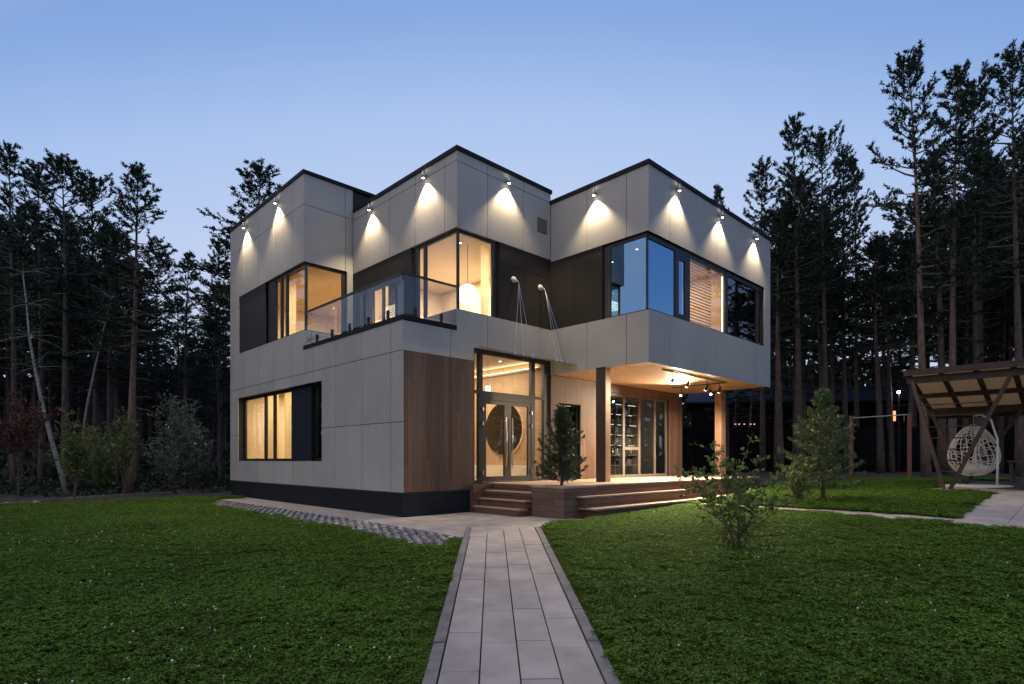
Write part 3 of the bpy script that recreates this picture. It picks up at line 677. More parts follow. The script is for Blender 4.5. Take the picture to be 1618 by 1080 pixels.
pl = thing('planter_box', 'square planter of weathered horizontal boards at the corner of the deck', 'planter', (3.2, -2.6, 0))
k = MB(); k.box(2.62, 3.9, -3.13, -2.03, -.25, .77); ob('box', k, M['planter'], pl)
k = MB(); k.box(2.60, 3.92, -3.15, -2.91, .772, .815); k.box(2.60, 3.92, -2.25, -2.01, .772, .815); k.box(2.60, 2.84, -2.91, -2.25, .772, .815); k.box(3.68, 3.92, -2.91, -2.25, .772, .815); ob('rim', k, M['deck'], pl)
k = MB(); k.box(2.84, 3.68, -2.91, -2.25, .771, .79); ob('soil', k, M['soil'], pl)

# ------------------------------------------------------------------ ground and paving
def inlawn(x, y):
    X, Y = camXY(x, y)
    if Y < -4 or X < -26 or X > 24: return False
    if x > -1.17 - max(0, min(1.15, (10.4 - y) * .45)) and y > -3.9 and x < 1.6 and y < 11.6:   # apron and grid pavers
        if y < 10.4: return False
    if x > -1.5 and x < 14.5 and y > -3.75: 
        if x > -.1: return False
    if -4.4 < y < -3.6 and -2.4 < x < -1.1: return False
    # entrance path, a strip from the paved forecourt to the photographer
    d = path_t(x, y)
    if abs(d[1]) < .97 and d[0] < 12.0: return False
    # far edges
    if X < 0 and Y > 18.5 + (X + 16.3) * .80: return False
    if sidepath(x, y): return False
    if y < -10.4 and 5.2 < x < 12: return False
    if X > 11.5 and y < -9.9 + (x - 9.3) * -.02 and Y > 10.6 and y < -9.0 and x < 22: 
        if X > 12.45: return False
    if X > 3 and Y > 24 - (X - 9) * .2: return False
    if 11.8 < x < 19 and y < -9.0: return False
    return True
PA = Vector((-1.08 + 1.34, -3.64 - 3.56, 0)) / 2; PB = Vector((-5.47 - 4.41, -8.69 - 9.71, 0)) / 2
PD = (PB - PA).normalized(); PN = Vector((-PD.y, PD.x, 0))
def path_t(x, y):
    v = Vector((x, y, 0)) - PA; return v.dot(PD), v.dot(PN)
SA, SB = Vector((6.9, -6.4, 0)), Vector((5.3, -11.2, 0))
SD = (SB - SA).normalized(); SN = Vector((-SD.y, SD.x, 0))
def sidepath(x, y):
    v = Vector((x, y, 0)) - SA; a, b = v.dot(SD), v.dot(SN)
    return -2.6 < a < 9 and abs(b) < .36
# ground: one sheet to the horizon, fine near the house
def axisvals():
    v = [-420, -260, -160, -100, -70]; a = -50.0
    while a < 62: v.append(a); a += .5 if -20 < a < 24 else 2.0
    return v + [70, 100, 160, 260, 420]
xs = axisvals(); mb = MB(); nx = len(xs)
mb.v = [(x, y, ground(x, y) + .12 * max(0, noise.noise(Vector((x * .13, y * .13, 3)))) * (0 if inlawn(x, y) or (-6 < x < 20 and -15 < y < 14) else 1)) for y in xs for x in xs]
mb.f = [(j * nx + i, j * nx + i + 1, (j + 1) * nx + i + 1, (j + 1) * nx + i) for j in range(nx - 1) for i in range(nx - 1)]
gme = mb.mesh('ground', [M['soil'], M['lawnsoil']], (0, 0, 0), True)
for p in gme.polygons:
    c = p.center
    if inlawn(c.x, c.y): p.material_index = 1
go = bpy.data.objects.new('ground', gme); COL.objects.link(go); go['kind'] = 'structure'

def slabq(mb, c4, top=.03, th=.08):
    """a paving slab whose corners follow the ground; c4 are xy corners in order"""
    up = [(x, y, ground(x, y) + top) for x, y in c4]; lo = [(x, y, z - th) for x, y, z in up]
    mb.add(up + lo, [(0, 1, 2, 3), (7, 6, 5, 4), (0, 4, 5, 1), (1, 5, 6, 2), (2, 6, 7, 3), (3, 7, 4, 0)])
def pp(t, n): v = PA + PD * t + PN * n; return (v.x, v.y)
mb = MB(); W = 1.36 / 4; g_ = .007
for c in range(4):
    t = -.35 if c in (0, 3) else -.5; n0 = -.68 + c * W
    lens = [1.06, .9, 1.3, 1.0]
    i = c; first = True
    while t < 11.5:
        L = (.4 + .25 * c) if first else lens[i % 4] * rnd.uniform(.95, 1.05); first = False
        dz = rnd.uniform(-.003, .003)
        slabq(mb, [pp(t + g_, n0 + g_), pp(t + L - g_, n0 + g_), pp(t + L - g_, n0 + W - g_), pp(t + g_, n0 + W - g_)], .03 + dz)
        t += L; i += 1
struct('path', mb, M['slab'], 'straight path of pale concrete slabs leading to the entrance', 'path')
mb = MB()
for s_ in (-1, 1):
    t = -.3
    while t < 11.5:
        a, b = sorted((s_ * .69, s_ * .80)); slabq(mb, [pp(t + .004, a), pp(t + .99, a), pp(t + .99, b), pp(t + .004, b)], .04 + rnd.uniform(-.004, .004), .15); t += 1.0
struct('path_kerb', mb, M['kerb'], 'grey kerb stones along both sides of the slab path', 'kerb')
mb = MB()                                                            # forecourt
y = -.03
while y > -3.7:
    x = -1.15 + (.3 if int(y / .4) % 2 else 0) - .6
    while x < 2.9:
        a, b, c, d = max(x, -1.15), min(x + .8, 2.9), max(y - .4, -3.75), y
        if b - a > .08 and not (a > 2.2 and d > -2.1): slabq(mb, [(a + .004, c + .004), (b - .004, c + .004), (b - .004, d - .004), (a + .004, d - .004)], .022 + rnd.uniform(-.002, .002))
        x += .8
    y -= .4
struct('forecourt', mb, M['slab'], 'paved forecourt of pale slabs in front of the entrance steps', 'paving')
mb = MB(); y = .0
while y < 11.2:
    slabq(mb, [(-1.15 if y < 10 else -1.0, y + .006), (.02, y + .006), (.02, y + 1.19), (-1.15 if y < 9.5 else -1.0, y + 1.19)], .02); y += 1.2
struct('apron', mb, M['concrete'], 'narrow concrete apron along the side wall of the house', 'paving')
mb = MB()
for i in range(84):
    y = -4.3 + i * .18
    for j in range(7):
        x = -1.25 - j * .19 - (.095 if i % 2 else 0)
        lim = -1.2 - max(0, min(1.25, (10.6 - y) * .42))
        if x - .05 < lim or (y < -3.9 and j > 3) or abs(path_t(x, y)[1]) < .88 or rnd.random() < .08: continue
        x += rnd.uniform(-.02, .02); y_ = y + rnd.uniform(-.02, .02)
        z = ground(x, y); a, b = .062 + rnd.uniform(-.008, .008), .058 + rnd.uniform(-.008, .008)
        mb.bar((x - a, y_ - b, z + rnd.uniform(-.008, .008)), (x + a, y_ + b, z + rnd.uniform(-.008, .008)), rnd.uniform(.06, .085), .075)
        mb.bar((x + a * .3, y_ - b * 1.5, z - .01), (x - a * 1.3, y_ + b * .4, z - .01), .04, .07)
struct('grid_pavers', mb, M['paver'], 'strip of grass grid pavers between lawn and apron', 'paving', kind='stuff')
mb = MB(); a = -2.6
def sp_(t, n): v = SA + SD * t + SN * n; return (v.x, v.y)
while a < 6.8:
    slabq(mb, [sp_(a + .005, -.34), sp_(a + .995, -.34), sp_(a + .995, .34), sp_(a + .005, .34)], .025); a += 1.0
for i in range(7):
    for j in range(6):
        x, y = 5.5 + i * .9, -10.45 - j * .8
        slabq(mb, [(x + .005, y - .795), (x + .895, y - .795), (x + .895, y - .005), (x + .005, y - .005)], .026)
for i in range(6): slabq(mb, [(8.2 + i * .8, -4.35), (8.995 + i * .8, -4.35), (8.995 + i * .8, -3.8), (8.2 + i * .8, -3.8)], .026)
struct('side_path', mb, M['slab'], 'pale slab path crossing the lawn to the pergola', 'path')
mb = MB()
for i in range(30):                                                  # edging of the left border
    p, q = -60 + i * 14, -46 + i * 14
    def ed(px): Y = 18.5 + (px + 0) * .027; return xy(px, Y + .1)
    a, b = ed(p), ed(q)
    if q > 345: break
    mb.bar((*a, ground(*a) + .03), (*b, ground(*b) + .03), .09, .12)
struct('border_edging', mb, M['kerb'], 'low stone edging between the left lawn and the wood', 'kerb')

# ------------------------------------------------------------------ clover lawn
def clover_tile(seed, n=240, size=.31):
    r = random.Random(seed); m = MB(); mats = []
    for i in range(n):
        x, y = r.uniform(-size / 2, size / 2), r.uniform(-size / 2, size / 2); h = r.uniform(.025, .075) * (1.0 + .4 * r.random())
        a0 = r.uniform(0, 6.28); L = r.uniform(.018, .029); tx, ty = r.uniform(-.35, .35), r.uniform(-.35, .35)
        vs = []; fs = []
        for q in range(3):
            a = a0 + q * 2.094; c, s = math.cos(a), math.sin(a)
            def P(u, v, zz=0): X, Y = c * u - s * v, s * u + c * v; return (x + X, y + Y, h + X * tx + Y * ty + zz)
            o = len(vs); vs += [P(.001, 0), P(L * .65, -L * .46, .003), P(L, 0, -.002), P(L * .65, L * .46, .003)]; fs.append((o, o + 1, o + 2, o + 3))
        m.add(vs, fs); mats += [0] * 3
    for i in range(n // 4):
        x, y = r.uniform(-size / 2, size / 2), r.uniform(-size / 2, size / 2); a = r.uniform(0, 6.28); h = r.uniform(.05, .11); le = r.uniform(.01, .06)
        dx, dy = math.cos(a) * .003, math.sin(a) * .003
        m.add([(x - dx, y - dy, 0), (x + dx, y + dy, 0), (x + math.sin(a) * le, y - math.cos(a) * le, h)], [(0, 1, 2)]); mats.append(1)
    me = m.mesh('clover_tile', [M['clover'], M['grass']]); me.polygons.foreach_set('material_index', mats); me.update()
    return bpy.data.objects.new('clover_tile', me)
tiles = bpy.data.collections.new('clover_tiles')
for s_ in range(5): tiles.objects.link(clover_tile(s_ + 3))
pts = []; st = .215
for i in range(-30, 130):
    for j in range(-124, 121):
        X, Y = j * st + rnd.uniform(-.08, .08), i * st + rnd.uniform(-.08, .08)
        p = CAM + RT * X + FW * Y
        if abs(X) > max(6, Y * .98 + 3): continue
        if inlawn(p.x, p.y): pts.append((p.x, p.y, ground(p.x, p.y)))
scl = [rnd.choice((.9, .97, 1.04, 1.12)) for _ in pts]
for sd in (-1, 1):
    t_ = .2
    while t_ < 11.4:
        for n_ in (.86, .95):
            q = pp(t_ + rnd.uniform(-.03, .03), sd * (n_ + rnd.uniform(-.015, .02)))
            if q[0] < -1.35 - .0 or sd > 0 or t_ > 1.3: pts.append((*q, ground(*q))); scl.append(.42 if n_ < .9 else .6)
        t_ += .085
lm = bpy.data.meshes.new('clover_lawn'); lm.from_pydata(pts, [], []); lm.attributes.new('size', 'FLOAT', 'POINT').data.foreach_set('value', scl); lawn = bpy.data.objects.new('clover_lawn', lm); COL.objects.link(lawn)
tag(lawn, 'dense clover lawn with fine grass round the house', 'lawn', kind='stuff')
ng = bpy.data.node_groups.new('scatter_clover', 'GeometryNodeTree')
ng.interface.new_socket('Geometry', in_out='INPUT', socket_type='NodeSocketGeometry'); ng.interface.new_socket('Geometry', in_out='OUTPUT', socket_type='NodeSocketGeometry')
gi, gout = ng.nodes.new('NodeGroupInput'), ng.nodes.new('NodeGroupOutput')
iop = ng.nodes.new('GeometryNodeInstanceOnPoints'); ci = ng.nodes.new('GeometryNodeCollectionInfo'); ci.inputs['Collection'].default_value = tiles
ci.inputs['Separate Children'].default_value = True; ci.inputs['Reset Children'].default_value = True
rv = ng.nodes.new('FunctionNodeRandomValue'); rv.data_type = 'FLOAT_VECTOR'; rv.inputs[1].default_value = (0, 0, 6.283)
rs = ng.nodes.new('GeometryNodeInputNamedAttribute'); rs.data_type = 'FLOAT'; rs.inputs[0].default_value = 'size'
ng.links.new(gi.outputs[0], iop.inputs['Points']); ng.links.new(ci.outputs[0], iop.inputs['Instance']); iop.inputs['Pick Instance'].default_value = True
ng.links.new(rv.outputs[0], iop.inputs['Rotation']); ng.links.new(rs.outputs[0], iop.inputs['Scale']); ng.links.new(iop.outputs[0], gout.inputs[0])
md = lawn.modifiers.new('scatter', 'NODES'); md.node_group = ng
mb = MB(); c = 0
while c < 400:
    Y = 3.5 + 15 * rnd.random() ** 1.2; X = rnd.uniform(-1, 1) * Y
    if X > 0 and rnd.random() < .72: continue
    if noise.noise(Vector((X * .5, Y * .5, 9))) < rnd.uniform(-.25, .35): continue
    p = CAM + RT * X + FW * Y
    if inlawn(p.x, p.y):
        z = ground(p.x, p.y) + rnd.uniform(.08, .12); mb.sphere((p.x, p.y, z), rnd.uniform(.006, .012), 6, 4); mb.tube([(p.x, p.y, z - .1), (p.x, p.y, z - .008)], .0015, 3, False)
    c += 1
struct('clover_flowers', mb, M['flower'], 'small white clover blossoms scattered over the lawn', 'flowers', kind='stuff')

# ------------------------------------------------------------------ trees
def tuft(m, p, d, L, wd, n, r):
    for _ in range(n):
        v = (d + Vector((r.gauss(0, .55), r.gauss(0, .55), r.gauss(0, .5)))).normalized()
        s = v.cross(Vector((r.gauss(0, 1), r.gauss(0, 1), r.gauss(0, 1)))).normalized() * (wd / 2); l = L * r.uniform(.6, 1.15)
        o = len(m.v); a = p - v * (l * .15)
        m.v += [tuple(a - s * .4), tuple(a + s * .4), tuple(p + v * l * .6 + s), tuple(p + v * l), tuple(p + v * l * .6 - s)]; m.f.append((o, o + 1, o + 2, o + 3, o + 4))
def pine(seed, H=18.0, c0=.45, Rm=2.6, dens=1.0, lead=1.0):
    """Scots pine: bare trunk with dead snags, broken open crown"""
    r = random.Random(seed); tr = MB(); cr = MB()
    pw = r.choice((.42, .5, .58, .7)); lean = Vector((r.uniform(-.25, .25), r.uniform(-.25, .25), 0)); ph = r.uniform(0, 6.28)
    def ax(z): t = z / H; return lean * (t * t) * H * .05 + Vector((math.sin(t * 5 + ph), math.cos(t * 4 + ph), 0)) * .10 * t + Vector((0, 0, z))
    n = 12; tr.tube([ax(H * i / n) - (Vector((0, 0, .3)) if i == 0 else Vector()) for i in range(n + 1)], [.017 * H * (.62 * (1 - i / n) + .02 + (.12 if i == 0 else 0)) for i in range(n + 1)], 8)
    z = H * (c0 - .22)
    while z < H * c0:                                               # dead branches under the crown
        if r.random() < .6:
            a = r.uniform(0, 6.28); l = r.uniform(.3, 1.3); d = Vector((math.cos(a), math.sin(a), r.uniform(-.25, .25)))
            p = ax(z); tr.tube([p, p + d * l * .6, p + d * l + Vector((0, 0, -.1))], [.03, .02, .006], 4)
        z += r.uniform(.3, .7)
    z = H * c0
    while z < H * .985:
        t = (z - H * c0) / (H * (1 - c0))                            # 0 bottom of crown, 1 tip
        prof = (1 - t) ** pw * (.55 + .45 * min(1, t / .25)) + .06
        nb = r.choice((3, 4, 4, 5)) if t < .85 else 4
        a0 = r.uniform(0, 6.28)
        for b in range(nb):
            if t < .3 and r.random() < .35: continue
            a = a0 + b * 6.283 / nb + r.uniform(-.4, .4); L = Rm * prof * r.uniform(.55, 1.2)
            el = R(-8 + 60 * t ** 1.5 + r.uniform(-12, 14)); d = Vector((math.cos(a) * math.cos(el), math.sin(a) * math.cos(el), math.sin(el)))
            p0 = ax(z + r.uniform(-.15, .15)); k = 5; P = [p0]; dd = d.copy()
            for q in range(k):
                dd = (dd + Vector((r.gauss(0, .12), r.gauss(0, .12), .07 + r.gauss(0, .07)))).normalized(); P.append(P[-1] + dd * (L / k))
            tr.tube(P, [max(.006, .016 * (L + .5) * (1 - q / (k + .5))) for q in range(k + 1)], 4, False)
            m = max(3, int(L / .17 * dens))
            for q in range(m):
                u = .28 + .72 * (q + r.random()) / m; s = u * k; i = min(int(s), k - 1); p = P[i].lerp(P[i + 1], s - i); di = (P[i + 1] - P[i]).normalized()
                side = di.cross(Vector((0, 0, 1))).normalized() * r.choice((-1, 1))
                td = (di * .7 + side * r.uniform(.2, 1) + Vector((0, 0, r.uniform(-.1, .5)))).normalized(); tl = r.uniform(.2, .6) * min(1, .35 + L * .35) * (1.15 - .3 * u)
                for e in (.35, .7, 1.0):
                    tuft(cr, p + td * tl * e, (td + Vector((0, 0, .35))).normalized(), .17, .036, 8, r)
            tuft(cr, P[-1], dd, .2, .038, 13, r)
        z += r.uniform(.34, .62) * (1.0 if t < .8 else .6)
    for q in range(8): tuft(cr, ax(H * (.96 + .005 * q)), Vector((0, 0, 1)), .35, .05, 8, r)
    return tr.mesh('trunk', M['bark'], (0, 0, 0), True), cr.mesh('crown', M['needle'])
PINES = [pine(21, 18, .40, 2.7), pine(22, 18, .50, 2.3), pine(23, 18, .55, 2.9, 1.1), pine(24, 18, .36, 2.4), pine(25, 18, .47, 3.1), pine(26, 18, .6, 2.2), pine(27, 18, .42, 2.0, .9), pine(28, 18, .52, 2.6)]
def plant_pine(v, pxb, Y, topy, label, group=None, pxt=None, wide=1.0, rz=None, name='pine_tree'):
    x, y = xy(pxb, Y); z = ground(x, y) - .05; h = zat(topy, Y) - z; s = h / 18.0
    t = thing(name, label, 'tree', (x, y, z), group)
    dx = ((pxt if pxt is not None else pxb) - pxb) / FPX * Y
    tilt = math.atan2(dx, h)
    q = Matrix.Rotation(tilt, 4, FW).to_3x3() @ Matrix.Rotation(rz if rz is not None else rnd.uniform(0, 6.28), 3, 'Z')
    t.rotation_euler = q.to_euler(); sxy = s ** .5 * wide; t.scale = (sxy, sxy, s)
    for nme, me in zip(('trunk', 'crown'), PINES[v]):
        o = bpy.data.objects.new(nme, me); COL.objects.link(o); o.parent = t
    return t
GL, GR = 'pines of the wood left of the house', 'pines of the wood right of the house'
major = [
    (3, 22, 27, 233, 'tall slim pine topping the skyline at the far left edge', GL, 22, .95), (1, 66, 30, 264, 'dark pine of even height just left of a taller twin crown', GL, 66, 1.05),
    (2, 104, 27, 258, 'broad dense pine whose tip stands highest in the left group', GL, 104, 1.1), (7, 152, 31, 286, 'pine with a drooping right side beside the broad dense pine', GL, 150, 1.0),
    (4, 203, 24.4, 266, 'big lone pine with pale bare trunk at the edge of the left lawn', GL, 219, 1.05), (6, 293, 36, 398, 'small narrow pine in the sky gap left of the house', GL, 293, 1.0),
    (5, 347, 38, 384, 'pine half hidden behind the left corner of the house', GL, 347, 1.0), (4, 404, 34, 262, 'pine crown rising above the left roof of the house', GL, 408, 1.45),
    (6, 1140, 46, 292, 'pine tip peeping over the right roof of the house', GR, 1138, .9), (4, 1205, 36, 258, 'spreading pine rising right behind the right end of the house', GR, 1202, .95),
    (3, 1261, 31, 186, 'pointed pine, tallest of the cluster beside the house', GR, 1261, 1.0), (7, 1304, 32, 216, 'round topped pine just right of the pointed one', GR, 1302, .95),
    (1, 1337, 35, 238, 'pine with a lower crown at the right of the cluster beside the house', GR, 1331, .9), (6, 1355, 40, 256, 'thin pine closing the cluster next to the sky gap', GR, 1350, .9),
    (0, 1464, 26, 93, 'very tall pine with a layered crown at the right of the sky gap', GR, 1436, .95), (5, 1504, 27, 112, 'tall pine with a long bare reddish trunk behind the pergola', GR, 1509, .95),
    (7, 1546, 31, 130, 'pine between the two tallest at the right edge', GR, 1536, .9), (4, 1612, 25, 82, 'large pine with heavy limbs cut by the right edge', GR, 1596, 1.0),
]
for (v, pb, Y, ty, lab, g, pt, wd) in major:
    t = plant_pine(v, pb, Y, ty, lab, g, pt, wd)
    if pb in (203, 1464, 1504):
        tr = [c for c in t.children if c.name.startswith('trunk')][0]; tr.data = tr.data.copy(); tr.data.materials[0] = M['barkpale']
def env(tbl, px):
    for (a, b), (c, d) in zip(tbl, tbl[1:]):
        if a <= px <= c: return b + (d - b) * (px - a) / (c - a)
    return tbl[0][1] if px < tbl[0][0] else tbl[-1][1]
EL = [(-300, 280), (0, 310), (100, 300), (160, 345), (240, 380), (280, 440), (330, 450), (363, 440)]; ER = [(1217, 360), (1260, 270), (1340, 290), (1395, 380), (1440, 240), (1530, 200), (1900, 180)]
placed = []
def filler(lo, hi, n, tbl, label, g):
    c = 0; tries = 0
    while c < n and tries < 8000:
        tries += 1
        Y = 28 + 34 * rnd.random() ** .8; px = rnd.uniform(lo, hi)
        X = (px - PX0) / FPX * Y
        if any((X - a) ** 2 + (Y - b) ** 2 < 1.35 ** 2 for a, b in placed): continue
        x, y = xy(px, Y)
        if -1 < x < 17 and y < 15 and y > -12: continue
        placed.append((X, Y)); ty = env(tbl, px) + rnd.uniform(8, 150)
        h = zat(ty, Y) - ground(x, y)
        if h > 25: ty = HY - (24 + rnd.uniform(-3, 1) - CZ) / Y * FPX
        plant_pine(rnd.randrange(8), px, Y, ty, label, g, px + rnd.uniform(-12, 12), rnd.uniform(.9, 1.3)); c += 1
filler(-260, 362, 92, EL, 'dark slender pine in the depth of the wood left of the house', 'pines deep in the left wood')
filler(1218, 1900, 112, ER, 'dark slender pine in the depth of the wood right of the house', 'pines deep in the right wood')
filler(380, 1215, 22, [(300, 520), (1300, 520)], 'pine standing hidden in the wood behind the house', 'pines behind the house')
for (x_, y_, h_) in ((-20, 13, 9.5), (-27, 9, 12), (-31, 17, 13), (-25, 24, 12), (-34, 2, 13), (-29, -6, 12), (38, -22, 10.5), (44, -16, 13), (41, -30, 12), (48, -24, 14), (36, -34, 11), (50, -10, 14)):
    X_, Y_ = camXY(x_, y_); z_ = ground(x_, y_)
    t = thing('pine_tree', 'pine standing beyond the edge of the view, seen only mirrored in the house windows', 'tree', (x_, y_, z_ - .05), 'pines mirrored in the windows', (0, 0, rnd.uniform(0, 6)))
    q_ = h_ / 18.0; t.scale = (q_ ** .6, q_ ** .6, q_)
    for nme, me in zip(('trunk', 'crown'), PINES[rnd.randrange(8)]):
        o = bpy.data.objects.new(nme, me); COL.objects.link(o); o.parent = t
# far wood closing the view between the trunks
m = MB(); r = random.Random(5)
for i in range(60000):
    px = r.uniform(-420, 2050); Y = r.uniform(62, 84); x, y = xy(px, Y)
    top = 12.0 + 4.0 * noise.noise(Vector((px * .012, Y * .05, 1))) + 2.0 * noise.noise(Vector((px * .05, Y * .2, 5)))
    z = ground(x, y) + top * r.random() ** .8; s = r.uniform(.3, .8)
    a = Vector((r.gauss(0, 1), r.gauss(0, 1), r.gauss(0, 1))).normalized() * s; b = a.cross(Vector((r.gauss(0, 1), r.gauss(0, 1), r.gauss(0, 1)))).normalized() * s * .6; p = Vector((x, y, z))
    m.add([p - a, p + b, p + a, p - b], [(0, 1, 2, 3)])
for i in range(16000):
    px = r.uniform(-420, 2050); Y = r.uniform(31, 60); x, y = xy(px, Y)
    if -2 < x < 18 and y < 16: continue
    if 1060 < px < 1700 and Y < 46: continue
    top = 2.2 + 2.4 * noise.noise(Vector((px * .02, Y * .16, 2)))
    if top < .5: continue
    z = ground(x, y) + top * r.random(); s = r.uniform(.12, .35)
    a = Vector((r.gauss(0, 1), r.gauss(0, 1), r.gauss(0, 1))).normalized() * s; b = a.cross(Vector((r.gauss(0, 1), r.gauss(0, 1), r.gauss(0, 1)))).normalized() * s * .6; p = Vector((x, y, z))
    m.add([p - a, p + b, p + a, p - b], [(0, 1, 2, 3)])
for i in range(42000):
    a0 = r.uniform(0, 6.283); d_ = Vector((math.cos(a0), math.sin(a0), 0)); R_ = r.uniform(66, 84)
    if d_.dot(FW) > .58: continue
    x, y = CX + d_.x * R_, CY + d_.y * R_; top = 14.0 + 3.0 * noise.noise(Vector((a0 * 9, R_ * .05, 1))) + 3.0 * noise.noise(Vector((a0 * 40, R_ * .2, 5)))
    z = ground(x, y) + top * r.random() ** .8; s_ = r.uniform(.4, 1.0)
    a = Vector((r.gauss(0, 1), r.gauss(0, 1), r.gauss(0, 1))).normalized() * s_; b = a.cross(Vector((r.gauss(0, 1), r.gauss(0, 1), r.gauss(0, 1)))).normalized() * s_ * .6; p = Vector((x, y, z))
    m.add([p - a, p + b, p + a, p - b], [(0, 1, 2, 3)])
for i in range(5000):
    px = r.uniform(-150, 365); Y = r.uniform(22.5, 33); x, y = xy(px, Y)
    if inlawn(x, y) or Y < 20.5 + px * .017: continue
    top = .5 + .9 * noise.noise(Vector((px * .03, Y * .3, 7)))
    if top < .15: continue
    z = ground(x, y) + top * r.random(); s_ = r.uniform(.05, .14)
    a = Vector((r.gauss(0, 1), r.gauss(0, 1), r.gauss(0, 1))).normalized() * s_; b = a.cross(Vector((r.gauss(0, 1), r.gauss(0, 1), r.gauss(0, 1)))).normalized() * s_ * .6; p = Vector((x, y, z))
    m.add([p - a, p + b, p + a, p - b], [(0, 1, 2, 3)])
struct('distant_wood', m, M['leafdark'], 'dark undergrowth and far trees closing the view between the pine trunks', 'wood', kind='stuff')

def leafquad(m, p, d, L, wd, r):
    s = d.cross(Vector((r.gauss(0, 1), r.gauss(0, 1), r.gauss(0, 1)))).normalized() * wd / 2; nrm = d.cross(s).normalized() * (wd * .15)
    o = len(m.v); m.v += [tuple(p), tuple(p + d * L * .5 + s + nrm), tuple(p + d * L), tuple(p + d * L * .5 - s + nrm)]; m.f.append((o, o + 1, o + 2, o + 3))
def shrub(name, label, cat, loc, h, spread, nstem, leaf, lw, mat, seed, low=.15, per=9, bare=.0, group=None, trunk=None, up=.5, foot=.05, peak=.35):
    r = random.Random(seed); st = MB(); lf = MB(); B = Vector(loc)
    if trunk: st.tube([B, B + Vector((.03, .02, trunk * .5)), B + Vector((0, 0, trunk))], [.035, .028, .022], 6)
    for i in range(nstem):
        a = r.uniform(0, 6.28); sp_r = spread * math.sqrt(r.random()); hh = h * r.uniform(.6, 1.0) * (1.05 - peak * (sp_r / spread) ** 2)
        base = B + (Vector((r.gauss(0, foot), r.gauss(0, foot), -.03)) if not trunk else Vector((0, 0, trunk * r.uniform(.3, 1))))
        tip = B + Vector((math.cos(a) * sp_r, math.sin(a) * sp_r, hh)); k = 6; P = [base]
        for q in range(1, k + 1):
            t = q / k; p = base.lerp(tip, t); p += Vector((math.cos(a), math.sin(a), 0)) * (math.sin(t * 3.14) * -.12 * spread) + Vector((r.gauss(0, .02 * h), r.gauss(0, .02 * h), 0)) ; P.append(p)
        st.tube(P, [max(.0025, .009 * h * .5 * (1 - q / (k + 1))) for q in range(k + 1)], 4, False)
        nt_ = int(per * (hh / 1.0) + 3)
        for q in range(nt_):
            t = low + (1 - low) * (q + r.random()) / nt_; 
            if r.random() < bare * (1 - t): continue
            s = t * k; j = min(int(s), k - 1); p = P[j].lerp(P[j + 1], s - j); di = (P[j + 1] - P[j]).normalized()
            b = r.uniform(0, 6.28); td = (di * up + Vector((math.cos(b), math.sin(b), r.uniform(-.1, .35)))).normalized(); tl = r.uniform(.08, .28) * (.5 + .5 * h / 2)
            st.tube([p, p + td * tl], [.003, .0015], 3, False)
            for e in range(5): 
                c = (td * .6 + Vector((r.gauss(0, .6), r.gauss(0, .6), r.gauss(.1, .4)))).normalized(); leafquad(lf, p + td * tl * (.25 + .2 * e), c, leaf * r.uniform(.7, 1.2), lw * r.uniform(.8, 1.2), r)
    t = thing(name, label, cat, tuple(loc), group); ob('stem', st, M['twig'], t); ob('foliage', lf, mat, t)
    return t
def at_ground(px, Y): x, y = xy(px, Y); return (x, y, ground(x, y))
def conifer(name, label, loc, h, rad, mat, seed, clear=.06, droop=-.1, nl=.09, step=.09, nb=6, pw=.85, wild=.25):
    r = random.Random(seed); st = MB(); lf = MB(); B = Vector(loc)
    st.tube([B, B + Vector((.01, 0, h * .5)), B + Vector((0, .01, h))], [.022 * h, .013 * h, .004], 7)
    z = clear * h
    while z < h * .97:
        t = (z / h - clear) / (1 - clear); L0 = rad * ((1 - t) ** pw) * (.75 + .25 * min(1, t / .15)) + .04
        a0 = r.uniform(0, 6.28)
        for b in range(nb):
            a = a0 + 6.283 * b / nb + r.uniform(-.3, .3); L = L0 * r.uniform(.85 - wild, .9 + wild); el = droop + .75 * t + r.uniform(-.12, .2)
            d = Vector((math.cos(a) * math.cos(el), math.sin(a) * math.cos(el), math.sin(el))); p0 = B + Vector((0, 0, z)); p1 = p0 + d * L * .6; p2 = p0 + d * L + Vector((0, 0, .10 * L))
            st.tube([p0, p1, p2], [.007, .005, .002], 3, False)
            m_ = max(2, int(L / .06))
            for q in range(m_):
                u = .15 + .85 * (q + r.random()) / m_; p = p0.lerp(p1, u / .6) if u < .6 else p1.lerp(p2, (u - .6) / .4); sd = d.cross(Vector((0, 0, 1))).normalized() * r.choice((-1, 1))
                td = (d * .8 + sd * r.uniform(.3, .9) + Vector((0, 0, r.uniform(-.1, .3)))).normalized(); tl = L * .28 * (1.2 - u)
                for e in (.3, .65, 1.0): tuft(lf, p + td * tl * e, td, nl, .014, 5, r)
            tuft(lf, p2, d, nl * 1.1, .015, 8, r)
        z += step * r.uniform(.7, 1.3)
    for q in range(5): tuft(lf, B + Vector((0, 0, h * (.93 + .017 * q))), Vector((0, 0, 1)), nl * 1.2, .014, 7, r)
    t = thing(name, label, 'conifer', tuple(loc)); ob('trunk', st, M['twig'], t); ob('crown', lf, mat, t); return t
conifer('young_conifer', 'dark bushy young conifer growing in the planter box by the entrance', (3.02, -2.72, .78), 2.02, .66, M['needle_dull'], 61, .07, .30, .09, .09, 7, .66, .5)
x, y = xy(1300, 15.9); conifer('young_spruce', 'young spruce on the lawn right of the house', (x, y, ground(x, y)), zat(618, 15.9) - ground(x, y), 1.08, M['spruce'], 62, .12, .12, .11, .155, 7, .8, .35)
x, y, z = at_ground(1162, 9.9); shrub('leafy_bush', 'loose leafy bush on the front lawn before the deck steps', 'bush', (x, y, z), 1.95, 1.15, 25, .10, .058, M['leafgreen'], 63, .28, 8, .8, up=.35, foot=.13)
